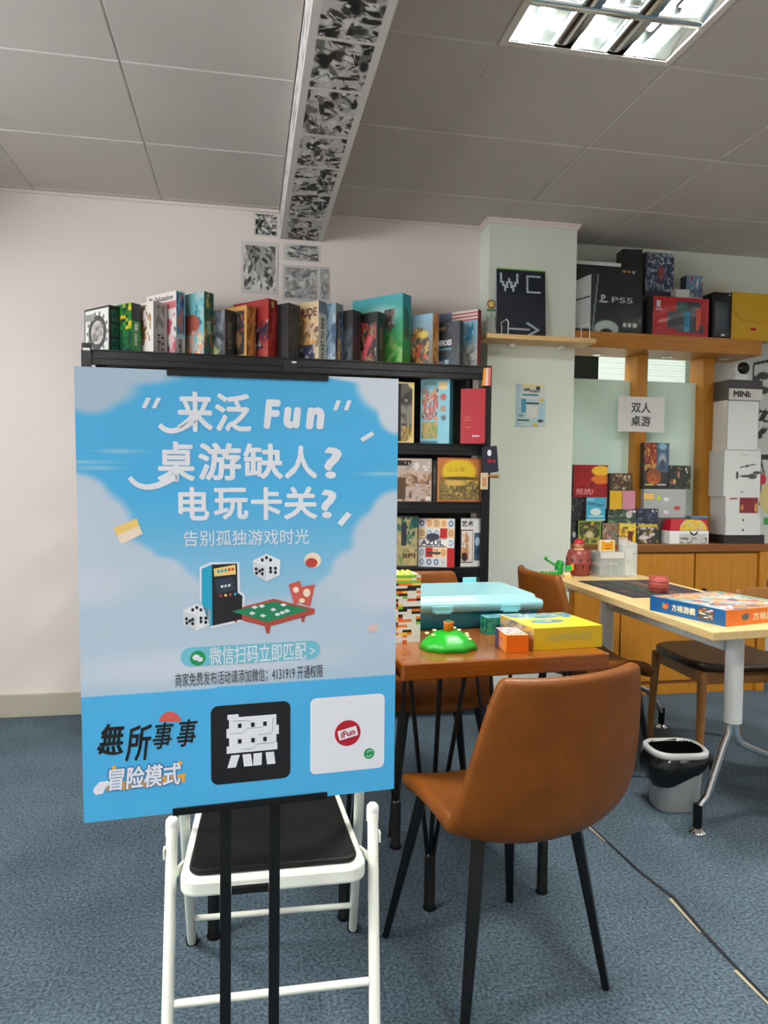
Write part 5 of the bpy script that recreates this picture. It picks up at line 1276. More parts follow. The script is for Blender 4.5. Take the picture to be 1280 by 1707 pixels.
b2 = boxmesh('game_box', 'plain dark box under the sports game box behind the red console box', .15, .07, .1545, (50, 40, 40), (40, 36, 36), (60, 60, 60), (40, 36, 36), gh, 'box'); b2.location = (2.498, 3.85, HT)
b = boxmesh('small_box', 'small white box wedged left of the sports game box', .085, .05, .05, (190, 192, 190), (160, 160, 160), (220, 222, 220), (150, 150, 150), gh, 'box'); b.location = (2.404, 3.765, redtop); 
b3 = o_dims
t = thing('tower_case', 'black tower computer case beside the yellow box on the oak header', 'computer case', (2.648, 3.83, HT))
mb = MB(); mb.box((0, 0, .13), (.118, .2, .26), .008); mb.build('case', M['black_metal'], t)
mb = MB(); mb.box((0, -.1008, .12), (.088, .003, .17), .001); mb.build('front_panel', mat('glossy blue black panel', C(26, 34, 44), .2), t)
mb = MB(); mb.box((.008, -.1012, .018), (.022, .002, .011)); mb.build('label_tag', M['white_plastic'], t)
mb = MB(); mb.box((.045, -.1012, .245), (.008, .002, .008)); mb.build('power_button', M['grey_steel'], t)
# plain yellow box with an octagonal flap; the printed character is left out
A = Art(20, 20, (206, 160, 20))
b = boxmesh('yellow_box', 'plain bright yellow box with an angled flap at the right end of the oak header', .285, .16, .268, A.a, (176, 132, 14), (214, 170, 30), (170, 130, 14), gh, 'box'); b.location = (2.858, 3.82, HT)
mb = MB()
q = [(-.14, .17), (-.07, .105), (.07, .105), (.14, .17)]
for i in range(3):
    mb.bar((q[i][0], -.0806, q[i][1]), (q[i + 1][0], -.0806, q[i + 1][1]), .0028, .0012, (0, 1, 0))
mb.build('flap_edge', mat('dark yellow crease', C(150, 112, 10), .6), b)
mb = MB(); mb.poly(ell(0, .063, .022, .008), -.0806); mb.build('badge', M['red_ink'], b)

# ------------------------------------------------------------------ things on the counter
CT = .8652
def cbox(name, label, px0, px1, ytop, zs, Yf, t_, front, side=(50, 46, 44), top=(80, 76, 70), grp='small games on the oak counter', h=None, cat='board game', rot=0.0):
    return frontbox(name, label, px0, px1, ytop, zs, Yf, t_, rot, front, side, top, grp, ymid=ytop + 20, cat=cat, h=h)
def topz(b): return b.location.z + o_dims[b.name][2] + .0003
# lower left: dark and green boxes
A = Art(24, 30, (40, 46, 44)).blobs(401, [(70, 80, 76), (30, 34, 34), (100, 110, 104)], 18, (.08, .2)).ell(.7, .4, .25, .14, (190, 206, 200), .1)
b1 = cbox('small_game_box', 'dark box with a pale disc at the far left of the oak counter', 948.5, 960.5, 868, CT, 3.775, .06, A.a)
A = Art(30, 30, (66, 76, 40)).blobs(402, [(190, 170, 70), (120, 90, 50), (150, 160, 60), (60, 50, 40)], 30, (.08, .18)).ell(.5, .4, .22, .2, (206, 190, 150), .4).border(.05, (120, 160, 50))
b2 = cbox('small_game_box', 'green and yellow box with a pale animal face beside the pale disc box', 963.5, 1001.5, 868, CT, 3.755, .06, A.a)
A = Art(24, 40, (30, 36, 38)).blobs(403, [(60, 70, 70), (20, 24, 26), (90, 96, 94)], 18, (.08, .2))
b4 = cbox('small_game_box', 'dark patterned box carrying the red lettered box', 950, 973.5, 830, topz(b2), 3.79, .05, A.a)
A = Art(30, 36, (66, 166, 196)).ell(.5, .38, .32, .17, (206, 222, 220), .2).ell(.3, .72, .3, .05, (50, 100, 130), .4).ell(.7, .66, .3, .05, (40, 110, 140), .4).rect(.12, .16, .9, .22, (170, 206, 214)).rect(0, 0, 1, .05, (206, 222, 226)).ell(.2, .9, .3, .06, (150, 206, 226), .5)
b5 = cbox('small_game_box', 'bright blue box with a white house in front of the red lettered box', 977, 1009, 829, topz(b2), 3.765, .05, A.a)
A = Art(30, 34, (150, 18, 26)).ell(.8, .82, .3, .17, (232, 190, 40), .15).ell(.8, .55, .32, .16, (220, 120, 30), .2).blobs(404, [(130, 14, 22), (166, 24, 30)], 12, (.1, .25), (0, 0, .6, .5))
rb = cbox('red_game_box', 'red box with yellow and orange shapes and white characters on the oak counter', 956, 1013, 775, max(topz(b4), topz(b5)), 3.785, .055, A.a, (120, 16, 22), (150, 30, 30))
lettering(rb, [('front', '抵抗!', .08, .08, .58, .27, 0, .02, False)], [mat('pale pink lettering', C(226, 150, 150), .5)])
# middle
A = Art(30, 24, (120, 110, 100)).blobs(411, [(150, 120, 80), (100, 90, 90), (180, 160, 140), (90, 140, 80), (150, 60, 50)], 30, (.08, .2))
c1 = cbox('small_game_box', 'brown game box with mixed figures behind the clear card organiser', 1003.5, 1030, 872, CT, 3.765, .06, A.a)
A = Art(30, 30, (222, 180, 40)).blobs(412, [(150, 110, 50), (190, 150, 60), (100, 80, 50), (230, 200, 90)], 22, (.08, .2), (0, .3, 1, 1)).rect(.55, .1, .82, .6, (110, 40, 40)).rect(.9, 0, 1, 1, (236, 196, 40)).rect(0, 0, .5, .3, (206, 196, 180)).rect(.1, .82, .9, .95, (200, 206, 90))
c2 = cbox('small_game_box', 'yellow game box with a dark doorway behind the clear acrylic holder', 1031, 1059.5, 872, CT, 3.76, .05, A.a, (200, 160, 40))
A = Art(30, 30, (50, 50, 46)).blobs(413, [(190, 160, 60), (150, 120, 60), (200, 196, 190), (40, 40, 42)], 26, (.08, .2)).rect(.1, .8, .95, .95, (190, 170, 60)).ell(.35, .3, .3, .14, (206, 200, 190), .4)
c3 = cbox('small_game_box', 'dark game box with yellow title left of the red and white lunch box', 1060.5, 1097, 872, CT, 3.76, .045, A.a)
zz = max(topz(c1), topz(c2))
A = Art(36, 24, (60, 76, 66)).blobs(414, [(40, 56, 50), (120, 150, 110), (90, 110, 100), (30, 36, 36)], 26, (.08, .2)).ell(.75, .6, .14, .3, (190, 190, 180), .3).ell(.82, .84, .08, .12, (224, 170, 170), .2).ell(.95, .84, .05, .1, (220, 220, 220), .2)
c4 = cbox('small_game_box', 'dark green game box with a pale figure under the yellow and pink card boxes', 1013, 1059.5, 849, zz, 3.765, .05, A.a)
A = Art(30, 24, (36, 44, 60)).blobs(415, [(50, 66, 90), (26, 30, 44), (70, 90, 120)], 22, (.1, .25)).ell(.75, .84, .06, .1, (200, 190, 200), .2).ell(.92, .84, .05, .1, (150, 150, 160), .2)
c5 = cbox('small_game_box', 'dark blue game box right of the dark green one', 1060.5, 1096.5, 848, topz(c3), 3.763, .045, A.a)
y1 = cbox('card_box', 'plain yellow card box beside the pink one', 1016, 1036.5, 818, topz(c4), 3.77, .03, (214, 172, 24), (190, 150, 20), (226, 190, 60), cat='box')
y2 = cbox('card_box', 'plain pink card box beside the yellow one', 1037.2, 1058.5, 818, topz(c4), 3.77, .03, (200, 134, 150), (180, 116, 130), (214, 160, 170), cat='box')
A = Art(30, 20, (70, 56, 44)).blobs(416, [(40, 34, 30), (150, 120, 80), (190, 170, 130), (90, 60, 40)], 26, (.08, .2)).ell(.68, .78, .07, .1, (214, 190, 150), .2).ell(.88, .78, .06, .1, (190, 190, 186), .2).border(.04, (40, 30, 26), 1.4)
cbox('small_game_box', 'brown cave game box on top of the yellow and pink card boxes', 1016.5, 1052.5, 789, max(topz(y1), topz(y2)), 3.768, .032, A.a)
# clear bag of card sleeves and the pile above
t = thing('clear_box', 'clear plastic box of cards between the oak posts', 'box', (2.378, 3.8355, 1.0075))
mb = MB(); mb.box((0, 0, .085), (.27, .044, .17), .006); mb.build('plastic_box', glass_mat('cloudy plastic', C(190, 196, 194), .25, .78), t)
mb = MB(); mb.box((-.105, -.0232, .125), (.065, .002, .035)); mb.build('yellow_label', M['gold_ink'], t)
mb = MB(); mb.poly([(-.06, .105), (-.025, .105), (-.042, .14)], -.0232, 0, depth=.002); mb.build('yellow_label', mat('lime label', C(200, 214, 70), .5), t)
for z in (.11, .035): mb = MB(); mb.box((.005, -.0232, z), (.03, .002, .018)); mb.build('white_label', M['white_ink'], t)
mb = MB(); mb.poly(ell(.075, .06, .022, .012), -.0242, 0, depth=.002); mb.build('red_label', mat('faded red label', C(190, 80, 76), .5), t)
c6 = boxmesh('game_box', 'grey boxes base hidden behind the dark game boxes under the clear plastic box', .28, .045, .1415, (90, 90, 88), (80, 80, 78), (120, 120, 118), (70, 70, 68), 'small games on the oak counter'); c6.location = (2.380, 3.8355, CT)
c6['label'] = 'plain grey box carrying the clear plastic box of cards'
zc = 1.0075 + .1703
A = Art(44, 40, (44, 46, 50)).rect(0, .55, .5, 1, (120, 40, 34)).rect(.5, .35, 1, 1, (70, 96, 120)).blobs(421, [(190, 120, 50), (150, 40, 30), (200, 150, 70)], 20, (.06, .14), (0, .35, .5, 1)).ell(.74, .62, .2, .2, (170, 186, 196), .5).ell(.74, .52, .14, .14, (60, 76, 96), .3).ell(.74, .92, .22, .1, (140, 190, 210), .5).ell(.4, .26, .34, .2, (140, 80, 40), .2).ell(.4, .2, .28, .12, (190, 110, 50), .3).rect(0, 0, 1, .06, (30, 32, 34)).rect(.05, .07, .4, .1, (190, 180, 90)).rect(.55, .07, .9, .1, (190, 190, 200))
d1 = cbox('game_box', 'tall dungeon game box with red and blue panels on the clear plastic box', 1074, 1115, 738, zc, 3.812, .045, A.a)
lettering(d1, [('front', 'DICE', .2, .16, .62, .28, 0, .04, False)], [mat('deep orange ink', C(150, 70, 30), .5)])
A = Art(36, 30, (30, 46, 44)).blobs(422, [(24, 34, 34), (150, 110, 70), (90, 70, 50), (50, 70, 60)], 22, (.06, .16)).ell(.45, .6, .05, .18, (206, 120, 110), .3).ell(.78, .84, .05, .1, (206, 214, 206), .3).ell(.84, .72, .04, .06, (206, 214, 206), .3).ell(.25, .3, .1, .14, (200, 150, 100), .4)
cbox('game_box', 'dark forest game box beside the tall dungeon box', 1115, 1151, 776, zc, 3.812, .045, A.a)
# lunch-box shaped game
t = thing('handled_game_box', 'red, yellow and white handled box of patterned cards at the right of the oak counter', 'box', (2.478, 3.766, CT))
A = Art(30, 30, (190, 190, 186)).blobs(431, [(90, 90, 88), (60, 60, 60), (206, 206, 200)], 24, (.05, .14), (0, 0, 1, .6))
mb = MB(); w_, h_ = .175, .075
for i, (z0_, z1_) in enumerate(((0, .075),)):
    mb.box((.0, 0, z1_ / 2), (.245, .085, z1_), .002, 0)
mb.build('lower_tray', M['white_plastic'], t)
mb = MB(); mb.grid((-.062, -.0434, .003), (.175, 0, 0), (0, 0, .055), A.a); mb.build('pattern_panel', M['print'], t)
mb = MB(); mb.poly(ell(.028, .072, .026, .024, 20, PI, 2 * PI) , -.0437, 0); mb.poly(ell(.028, .074, .018, .016, 20, PI, 2 * PI), -.0442, 1); mb.build('handle', [M['black_ink'], M['white_plastic']], t)
mb = MB(); V = [(-.122, -.0425), (-.122, .0425), (.122, .0425), (.122, -.0425)]; Wt = [(-.108, -.03), (-.108, .03), (.115, .03), (.115, -.03)]
mb.add([(p[0], p[1], .0755) for p in V] + [(p[0], p[1], .140) for p in Wt], [(3, 2, 1, 0), (4, 5, 6, 7)] + [(i, 4 + i, 4 + (i + 1) % 4, (i + 1) % 4) for i in range(4)], 0)
mb.build('red_lid', M['red_ink'], t)
A = Art(30, 20, (206, 180, 50)).blobs(432, [(190, 190, 180), (220, 140, 50), (150, 190, 190), (230, 206, 90), (210, 90, 60)], 40, (.06, .12))
mb = MB(); n = 14; arc = [(-.055 + .0, 0)] 
AA = A.a
vs = []
ny, nx = AA.shape[:2]
for j in range(ny):
    for i in range(nx):
        v = j / (ny - 1); u = i / (nx - 1) * 2 - 1; half = .0875 * math.sqrt(max(0, 1 - (v * .88) ** 2))
        vs.append((.027 + half * u, -.0436 + v * .0125, .077 + v * .062))
g_ = np.clip(AA, 0, 255) / 255.0; Lc = (np.where(g_ <= 0.04045, g_ / 12.92, ((g_ + 0.055) / 1.055) ** 2.4)).reshape(-1, 3)
mb.add(vs, [(j * nx + i, j * nx + i + 1, (j + 1) * nx + i + 1, (j + 1) * nx + i) for j in range(ny - 1) for i in range(nx - 1)], 0, False, [tuple(map(float, q)) + (1.0,) for q in Lc]); mb.build('yellow_window', M['print'], t)
mb = MB(); mb.box((0, 0, .009), (.11, .06, .018), .003); o = mb.build('small_tin', mat('blue tin', C(90, 120, 150), .35, .4)); o.location = (2.55, 3.77, CT + .1405); tag(o, 'small blue tin on top of the red and white handled box', 'tin')
# stack of product boxes at the right end
def stackbox(label, x, w, z0, z1, y, t_, front, side, top, name='product_box'):
    b = boxmesh(name, label, w, t_, z1 - z0, front, side, top, (150, 150, 148), 'stacked boxes at the right end of the counter', 'box', side); b.location = (x, y, z0); o_dims[b.name] = (w, t_, z1 - z0); return b
stx = 2.81
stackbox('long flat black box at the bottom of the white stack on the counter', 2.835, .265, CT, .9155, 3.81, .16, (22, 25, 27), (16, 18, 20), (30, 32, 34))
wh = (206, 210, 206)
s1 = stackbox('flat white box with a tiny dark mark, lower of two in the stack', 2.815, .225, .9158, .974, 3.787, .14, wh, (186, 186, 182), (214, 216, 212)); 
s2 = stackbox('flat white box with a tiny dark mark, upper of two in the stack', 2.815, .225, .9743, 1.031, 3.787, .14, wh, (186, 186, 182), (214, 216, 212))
for s in (s1, s2): w_, t_, h_ = o_dims[s.name]; mb = MB(); mb.box((.0, -t_ / 2 - .0006, h_ * .5), (.010, .001, .012)); mb.build('mark', M['dark_text'], s)
A = Art(40, 26, wh).rect(.42, .08, .98, .95, (120, 18, 34)).rect(.42, .08, .98, .12, (190, 190, 186)).ell(.5, .4, .05, .2, (190, 130, 60), .3).ell(.92, .4, .05, .3, (206, 150, 60), .3).rect(.12, .85, .35, .9, (150, 40, 50))
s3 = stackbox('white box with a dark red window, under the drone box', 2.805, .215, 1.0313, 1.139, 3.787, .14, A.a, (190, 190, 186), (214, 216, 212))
A = Art(50, 60, (208, 212, 208)).ell(.66, .44, .26, .03, (60, 62, 62), .2).ell(.78, .44, .14, .07, (70, 72, 72), .3).ell(.36, .46, .04, .1, (60, 62, 62), .3).ell(.9, .52, .12, .04, (60, 62, 62), .3)
A.a[(np.abs(A.v - .66 - (A.u - .6) * .18) < .012) & (A.u > .42) & (A.u < .86)] = (60, 62, 62)
A.ell(.62, .66, .03, .04, (60, 62, 62), .3).ell(.5, .1, .05, .015, (80, 80, 80), .3).rect(.45, .9, .68, .915, (150, 150, 150))
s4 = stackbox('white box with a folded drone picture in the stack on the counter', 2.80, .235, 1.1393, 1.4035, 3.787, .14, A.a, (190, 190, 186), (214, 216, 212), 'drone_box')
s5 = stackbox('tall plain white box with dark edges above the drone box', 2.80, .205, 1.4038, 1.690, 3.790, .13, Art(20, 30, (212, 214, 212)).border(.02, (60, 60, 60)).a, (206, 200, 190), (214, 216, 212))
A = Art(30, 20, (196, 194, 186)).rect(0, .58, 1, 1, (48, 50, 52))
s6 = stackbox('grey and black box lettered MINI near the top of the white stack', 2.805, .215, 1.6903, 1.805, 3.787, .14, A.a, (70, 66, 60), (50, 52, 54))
lettering(s6, [('front', 'MINI:', .13, .14, .66, .46, 0, .06, False)], [M['black_ink']])
t = thing('security_camera', 'white ball shaped camera with black face on top of the box stack', 'camera', (2.835, 3.80, 1.8055))
mb = MB(); mb.lathe([(0, 0), (.036, 0), (.040, .006), (.038, .03), (.032, .042), (0, .042)], 24); mb.build('base', M['white_plastic'], t)
mb = MB(); mb.lathe([(0, -.036)] + [(.038 * math.sin(a), -.038 * math.cos(a)) for a in [PI * k / 14 for k in range(1, 14)]] + [(0, .038)], 24, (0, 0, .076)); mb.build('head', M['white_plastic'], t)
mb = MB(); mb.lathe([(0.036, -.012), (.034, .0), (.027, .008), (0, .014)], 24, xf=Matrix.Translation((0, -.026, .078)) @ Matrix.Rotation(PI / 2, 4, 'X')); mb.build('face', M['black_gloss'], t)
# ------------------------------------------------------------------ things on the orange brown table
TT = .7503
tm = Matrix.Translation((0.640, 2.115, 0)) @ Matrix.Rotation(.07, 4, 'Z')
# brick tower
t = thing('brick_tower', 'square tower of small orange, white and black toy bricks behind the poster edge', 'toy', (0.424, 2.010, TT), .07)
cols = [C(226, 226, 220), C(230, 120, 40), C(30, 30, 32), C(240, 206, 90), C(120, 190, 60), C(214, 70, 40), C(90, 160, 210)]
cm_ = [mat('toy brick %s' % n, c, .35) for n, c in zip(('white', 'orange', 'black', 'yellow', 'lime', 'red', 'blue'), cols)]
rg = random.Random(11); mb = MB(); NL = 26; lh = .189 / NL; S2 = .052
wts = [0, 0, 0, 0, 0, 1, 1, 2, 2, 3, 5, 1, 4]
for l in range(NL):
    for side in range(4):
        x = -S2
        while x < S2 - .001:
            w = min(rg.choice((.013, .026, .039)), S2 - x); mi = rg.choice(wts if l < NL - 3 else [3, 3, 4, 1, 0]) if l not in (20, 21) else rg.choice((2, 0, 2))
            if l < 3: mi = rg.choice((0, 0, 0, 1))
            c = (x + w / 2, -S2 + .0065, l * lh + lh / 2); d = (w - .0004, .013, lh - .0004)
            mb.box(c, d, 0, mi, xf=Matrix.Rotation(side * PI / 2, 4, 'Z')); x += w
mb.box((0, 0, .1895), (.09, .09, .002), 0, 3)
for i in range(6):
    for j in range(6): mb.lathe([(.0042, .19), (.0042, .1935), (0, .1935)], 8, ((i - 2.5) * .016, (j - 2.5) * .016, 0), rg.choice((3, 3, 4, 0)))
mb.build('brick_layers', cm_, t)
# storage box
bxl = at(668, 1056, Y=2.10).x; bxr = at(907, 1040, Y=2.10).x
w_ = bxr - .47; t = thing('storage_box', 'large translucent turquoise storage box with pale blue clip lid on the brown table', 'storage box', (.47 + w_ / 2 , 2.278, TT), .05)
hb = .067
mb = MB()
def rr3(hx, hy, r, z, n=6): return sq(hx, hy, r, z, n)
loft(mb, [rr3(w_ / 2 - .018, .142, .018, .001), rr3(w_ / 2 - .014, .146, .02, .006), rr3(w_ / 2 - .004, .156, .022, hb)], capb=True); mb.build('tub', M['bluebody'], t)
mb = MB(); W2 = w_ / 2
loft(mb, [rr3(W2 - .002, .158, .024, hb - .012), rr3(W2 + .006, .166, .026, hb - .012), rr3(W2 + .007, .167, .026, hb + .010), rr3(W2 + .003, .163, .026, hb + .016), rr3(W2 - .010, .150, .024, hb + .016), rr3(W2 - .014, .146, .024, hb + .030), rr3(W2 - .022, .138, .022, hb + .034)], capt=True)
mb.build('lid', M['bluelid'], t)
for x in (-.115, .105):
    mb = MB(); mb.box((x, -.1695, hb - .002), (.066, .006, .020), .002); mb.box((x, -.172, hb - .012), (.05, .004, .008), .001); mb.build('clip', mat('pale blue clip', C(140, 214, 222), .3) if 'clip' not in M else M['clip'], t); M.setdefault('clip', bpy.data.materials['pale blue clip'])
    mb = MB(); mb.box((x - .01, .1695, hb + .012), (.05, .006, .07), .002); mb.build('clip', M['clip'], t)
# green mound toy
t = thing('green_mound_toy', 'low green plastic mound with tiny flowers and an orange stump on the brown table', 'toy', (.540, 1.886, TT), 0)
rg = random.Random(3); V = []; F = []; NR, NS = 10, 44
for i in range(NR):
    q = i / (NR - 1)
    for k in range(NS):
        a = 2 * PI * k / NS; r = (.079 * (1 - q) ** .75 + .0) * (1 + .03 * math.sin(9 * a) * (1 - q) + rg.uniform(-.02, .02))
        V.append((r * math.cos(a), r * math.sin(a) * .92, .001 if i == 0 else .008 + .040 * (1 - (1 - q) ** 1.7) + rg.uniform(-.0015, .0015)))
mb = MB(); mb.add(V, [(i * NS + k, i * NS + (k + 1) % NS, (i + 1) * NS + (k + 1) % NS, (i + 1) * NS + k) for i in range(NR - 1) for k in range(NS)] + [[(NR - 1) * NS + k for k in range(NS)], [k for k in range(NS)][::-1]], 0, True)
mb.build('mound', mat('bright green plastic', C(16, 158, 28), .4, bump=.4, bscale=120), t)
mb = MB(); mb.lathe([(0, .046), (.014, .046), (.013, .066), (.015, .068), (.0145, .071), (.0, .070)], 18); mb.build('stump', mat('orange plastic', C(232, 116, 40), .4), t)
mb = MB(); mb.lathe([(0, .071), (.011, .071), (.010, .074), (0, .0745)], 16); mb.build('stump_top', mat('dark green plastic', C(40, 90, 40), .5), t)
for x, y, z in ((-.055, .02, .033), (-.045, -.012, .034), (.04, .035, .036), (.055, .012, .03), (.048, -.018, .03), (.022, .02, .045), (-.03, .035, .037), (.05, -.03, .024)):
    mb = MB(); mb.lathe([(0, .003), (.004, .0035), (.0062, .002), (.006, .0), (0, -.004)], 10, (x, y, z + .003)); mb.build('flower', mat('cream plastic', C(240, 232, 170), .4) if 'creamp' not in M else M['creamp'], t); M.setdefault('creamp', bpy.data.materials['cream plastic'])
# game boxes
def tbox(name, label, corners, h, front, right, top, left, other, cat='board game', group=None):
    """corners: front-left and front-right of the base, depth"""
    a, b_, dp = corners; a = Vector(a); b_ = Vector(b_); d = b_ - a; w = d.length; rot = math.atan2(d.y, d.x)
    o = boxmesh(name, label, w, dp, h, front, right, top, other, group, cat, left)
    nrm = Vector((-math.sin(rot), math.cos(rot), 0)); c = (a + b_) / 2 + nrm * dp / 2
    o.location = (c.x, c.y, a.z); o.rotation_euler = (0, 0, rot); o_dims[o.name] = (w, dp, h); return o
a = at(889, 1085, Z=TT); b_ = at(1003, 1078, Z=TT)
A = Art(50, 60, (240, 220, 40)).blobs(501, [(120, 150, 160), (70, 110, 130), (170, 190, 196), (60, 140, 170)], 30, (.08, .2), (0, .62, 1, 1)).ell(.42, .42, .27, .13, (90, 120, 140), .15).ell(.36, .44, .14, .08, (90, 170, 200), .3).ell(.46, .45, .06, .04, (220, 220, 190), .3).rect(.0, .0, .04, 1, (230, 190, 60))
L_ = Art(30, 20, (206, 180, 120)).blobs(502, [(190, 190, 196), (120, 130, 150), (220, 170, 60), (90, 60, 50)], 16, (.1, .25))
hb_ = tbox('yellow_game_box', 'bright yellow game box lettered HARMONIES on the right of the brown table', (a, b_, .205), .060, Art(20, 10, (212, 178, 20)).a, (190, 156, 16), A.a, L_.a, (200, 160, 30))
lettering(hb_, [('front', 'HARMONIES', .19, .36, .84, .72, 0, .03, False)], [mat('grey green lettering', C(176, 168, 90), .5)])
A = Art(40, 30, (60, 160, 176)).blobs(503, [(40, 120, 140), (150, 190, 196), (110, 140, 150), (30, 90, 100), (190, 200, 206)], 40, (.08, .2))
F_ = Art(30, 20, (36, 140, 120)).blobs(504, [(40, 160, 90), (20, 90, 90), (60, 180, 130), (16, 60, 66)], 20, (.1, .3))
tbox('teal_game_box', 'teal and green patterned game box behind the yellow and orange boxes', ((.752, 2.100, TT), (.91, 2.112, TT), .006), .03, F_.a, (30, 90, 96), (80, 160, 170), F_.a, (30, 90, 90)) if False else None
a = at(843, 1088.5, Z=TT); b_ = at(880, 1088, Z=TT)
A = Art(30, 30, (190, 190, 200)).blobs(505, [(150, 160, 190), (220, 120, 120), (206, 206, 210), (120, 130, 160), (226, 190, 160)], 26, (.1, .22)).rect(0, 0, 1, .18, (226, 170, 110))
L_ = Art(24, 16, (226, 130, 40)).rect(.0, 0, .35, 1, (60, 66, 100)).blobs(506, [(190, 90, 90), (206, 150, 120)], 8, (.1, .25), (.3, 0, .7, 1))
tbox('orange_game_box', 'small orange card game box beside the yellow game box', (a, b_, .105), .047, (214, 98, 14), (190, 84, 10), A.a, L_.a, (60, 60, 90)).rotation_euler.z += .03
A = Art(40, 30, (60, 160, 176)).blobs(507, [(40, 120, 140), (150, 190, 196), (110, 140, 150), (30, 90, 100), (190, 200, 206)], 40, (.08, .2))
tb2 = boxmesh('teal_game_box', 'teal and green patterned game box between the turquoise storage box and the orange box', .13, .055, .050, F_.a, (30, 90, 96), A.a, (30, 90, 90), None, 'board game', F_.a); tb2.location = (.762, 2.062, TT); tb2.rotation_euler = (0, 0, .08)

# ------------------------------------------------------------------ things on the pale table
t = thing('barrel_toy', 'large red brown toy barrel with a peg figure on top, on the pale table', 'toy', (1.608, 3.315, TT))
bar_m = mat('red brown plastic', C(138, 60, 52), .4); skin = mat('peach plastic', C(206, 156, 116), .5)
bprof = [(0, 0), (.048, 0), (.052, .006), (.060, .035), (.0635, .058), (.0645, .06), (.0645, .064), (.0635, .066), (.060, .095), (.052, .122), (.046, .127), (.040, .127), (.038, .122), (0, .122)]
mb = MB(); mb.lathe(bprof, 32); mb.build('barrel', bar_m, t)
for z, off in ((.078, 0), (.047, .2)):
    for k in range(10):
        a = 2 * PI * k / 10 + off; mb = MB(); r = .0620 if z > .06 else .0618
        mb.box((0, 0, 0), (.006, .004, .016), .001, xf=Matrix.Translation((r * math.cos(a), r * math.sin(a), z)) @ Matrix.Rotation(a + PI / 2, 4, 'Z')); mb.build('slot', M['black_ink'], t)
mb = MB(); mb.lathe([(0, .1), (.024, .1), (.026, .128), (.020, .134), (0, .136)], 20); mb.build('peg_body', skin, t)
mb = MB(); mb.lathe([(0, -.020)] + [(.024 * math.sin(q), -.020 * math.cos(q)) for q in [PI * k / 10 for k in range(1, 10)]] + [(0, .020)], 20, (0, 0, .150)); hdm = mb.build('peg_head', skin, t)
mb = MB(); mb.lathe([(.026, 0), (.0255, .006), (.021, .016), (.012, .023), (0, .025)], 20, (0, 0, .156)); mb.build('peg_cap', mat('red plastic cap', C(176, 20, 34), .35), t)
t = thing('small_barrel_toy', 'small red toy barrel lying near the blue and orange box on the pale table', 'toy', (1.685, 2.735, TT + .0032))
mb = MB(); mb.lathe([(0, 0), (.034, 0), (.037, .004), (.0405, .03), (.041, .034), (.0405, .038), (.037, .062), (.032, .067), (.028, .067), (0, .062)], 28); mb.build('barrel', mat('dull red plastic', C(172, 78, 70), .4), t)
for z in (.022, .046):
    mb = MB(); mb.lathe([(.0402, z - .002), (.0414, z - .001), (.0414, z + .001), (.0402, z + .002)], 28); mb.build('hoop', bar_m, t)
# crocodile toy
t = thing('crocodile_toy', 'green plastic crocodile toy with open jaw on the far corner of the pale table', 'toy', (1.500, 3.345, TT), 0.0)
gr = mat('crocodile green plastic', C(30, 160, 56), .35)
mb = MB(); mb.box((-.03, 0, .009), (.085, .05, .016), .006, seg=3); mb.box((.018, 0, .028), (.03, .052, .05), .012, seg=3); mb.lathe([(0, -.02), (.012, -.014), (.016, 0), (.012, .014), (0, .02)], 14, (.022, .012, .052)); mb.lathe([(0, -.02), (.012, -.014), (.016, 0), (.012, .014), (0, .02)], 14, (.022, -.012, .052)); mb.build('body', gr, t)
mb = MB(); mb.bar((.012, 0, .040), (-.052, 0, .076), .046, .010, (0, 0, 1), .034, .008, bevel=.003); mb.lathe([(0, -.008), (.009, -.004), (.010, 0), (.006, .007), (0, .009)], 12, (-.052, 0, .082)); mb.build('upper_jaw', gr, t)
for k in range(6):
    for s in (-1, 1):
        mb = MB(); x = -.064 + k * .012; mb.lathe([(.004, 0), (.0028, .006), (0, .010)], 8, (x, s * .019, .017)); mb.build('tooth', M['white_plastic'], t)
mb = MB(); mb.box((-.025, 0, .0182), (.066, .030, .003), .001); mb.build('tongue', mat('mouth red', C(150, 40, 40), .5), t)
# tiny brick toy
t = thing('brick_toy', 'tiny yellow, green and white brick toy between the crocodile and the barrel', 'toy', (1.518, 3.248, TT))
for c, d, m_, nm in (((0, 0, .006), (.036, .024, .012), M['gold_ink'], 'base_brick'), ((-.004, 0, .017), (.03, .022, .010), M['white_plastic'], 'white_brick'), ((0, 0, .027), (.024, .02, .010), mat('tan brick', C(190, 150, 90), .4), 'tan_brick'), ((.004, .0, .044), (.028, .018, .024), mat('green brick', C(20, 190, 80), .4), 'green_brick'), ((.024, .0, .048), (.012, .016, .028), M['orange_ink'], 'orange_brick')):
    mb = MB(); mb.box(c, d, .001); mb.build(nm, m_, t)
# card organiser
a = at(986, 961, Z=TT); b_ = at(1026, 962, Z=TT)
t = thing('card_organiser', 'clear plastic card organiser with rows of dark cards beside the large toy barrel', 'organiser', (1.740, 3.280, TT))
w_ = .125
mb = MB(); mb.box((0, 0, .001), (w_, .10, .002)); 
for s in (-1, 1): mb.box((s * (w_ / 2 - .001), 0, .062), (.002, .10, .118))
mb.box((0, .049, .062), (w_ - .005, .002, .118)); mb.box((0, -.049, .062), (w_ - .005, .002, .118)); mb.box((0, 0, .0625), (w_ - .005, .095, .002)); mb.box((0, 0, .122), (w_, .1, .002))
mb.build('clear_case', M['clear'], t)
rg = random.Random(8)
for z in (.008, .068):
    for k in range(5):
        mb = MB(); mb.box((-.05 + k * .025, 0.0, z + .022), (.019, .08, .040)); mb.build('card_block', mat('card block %d' % k, [C(44, 52, 64), C(50, 62, 80), C(70, 96, 80), C(60, 60, 60), C(80, 110, 90)][k], .5) if z < .05 else bpy.data.materials['card block %d' % k], t)
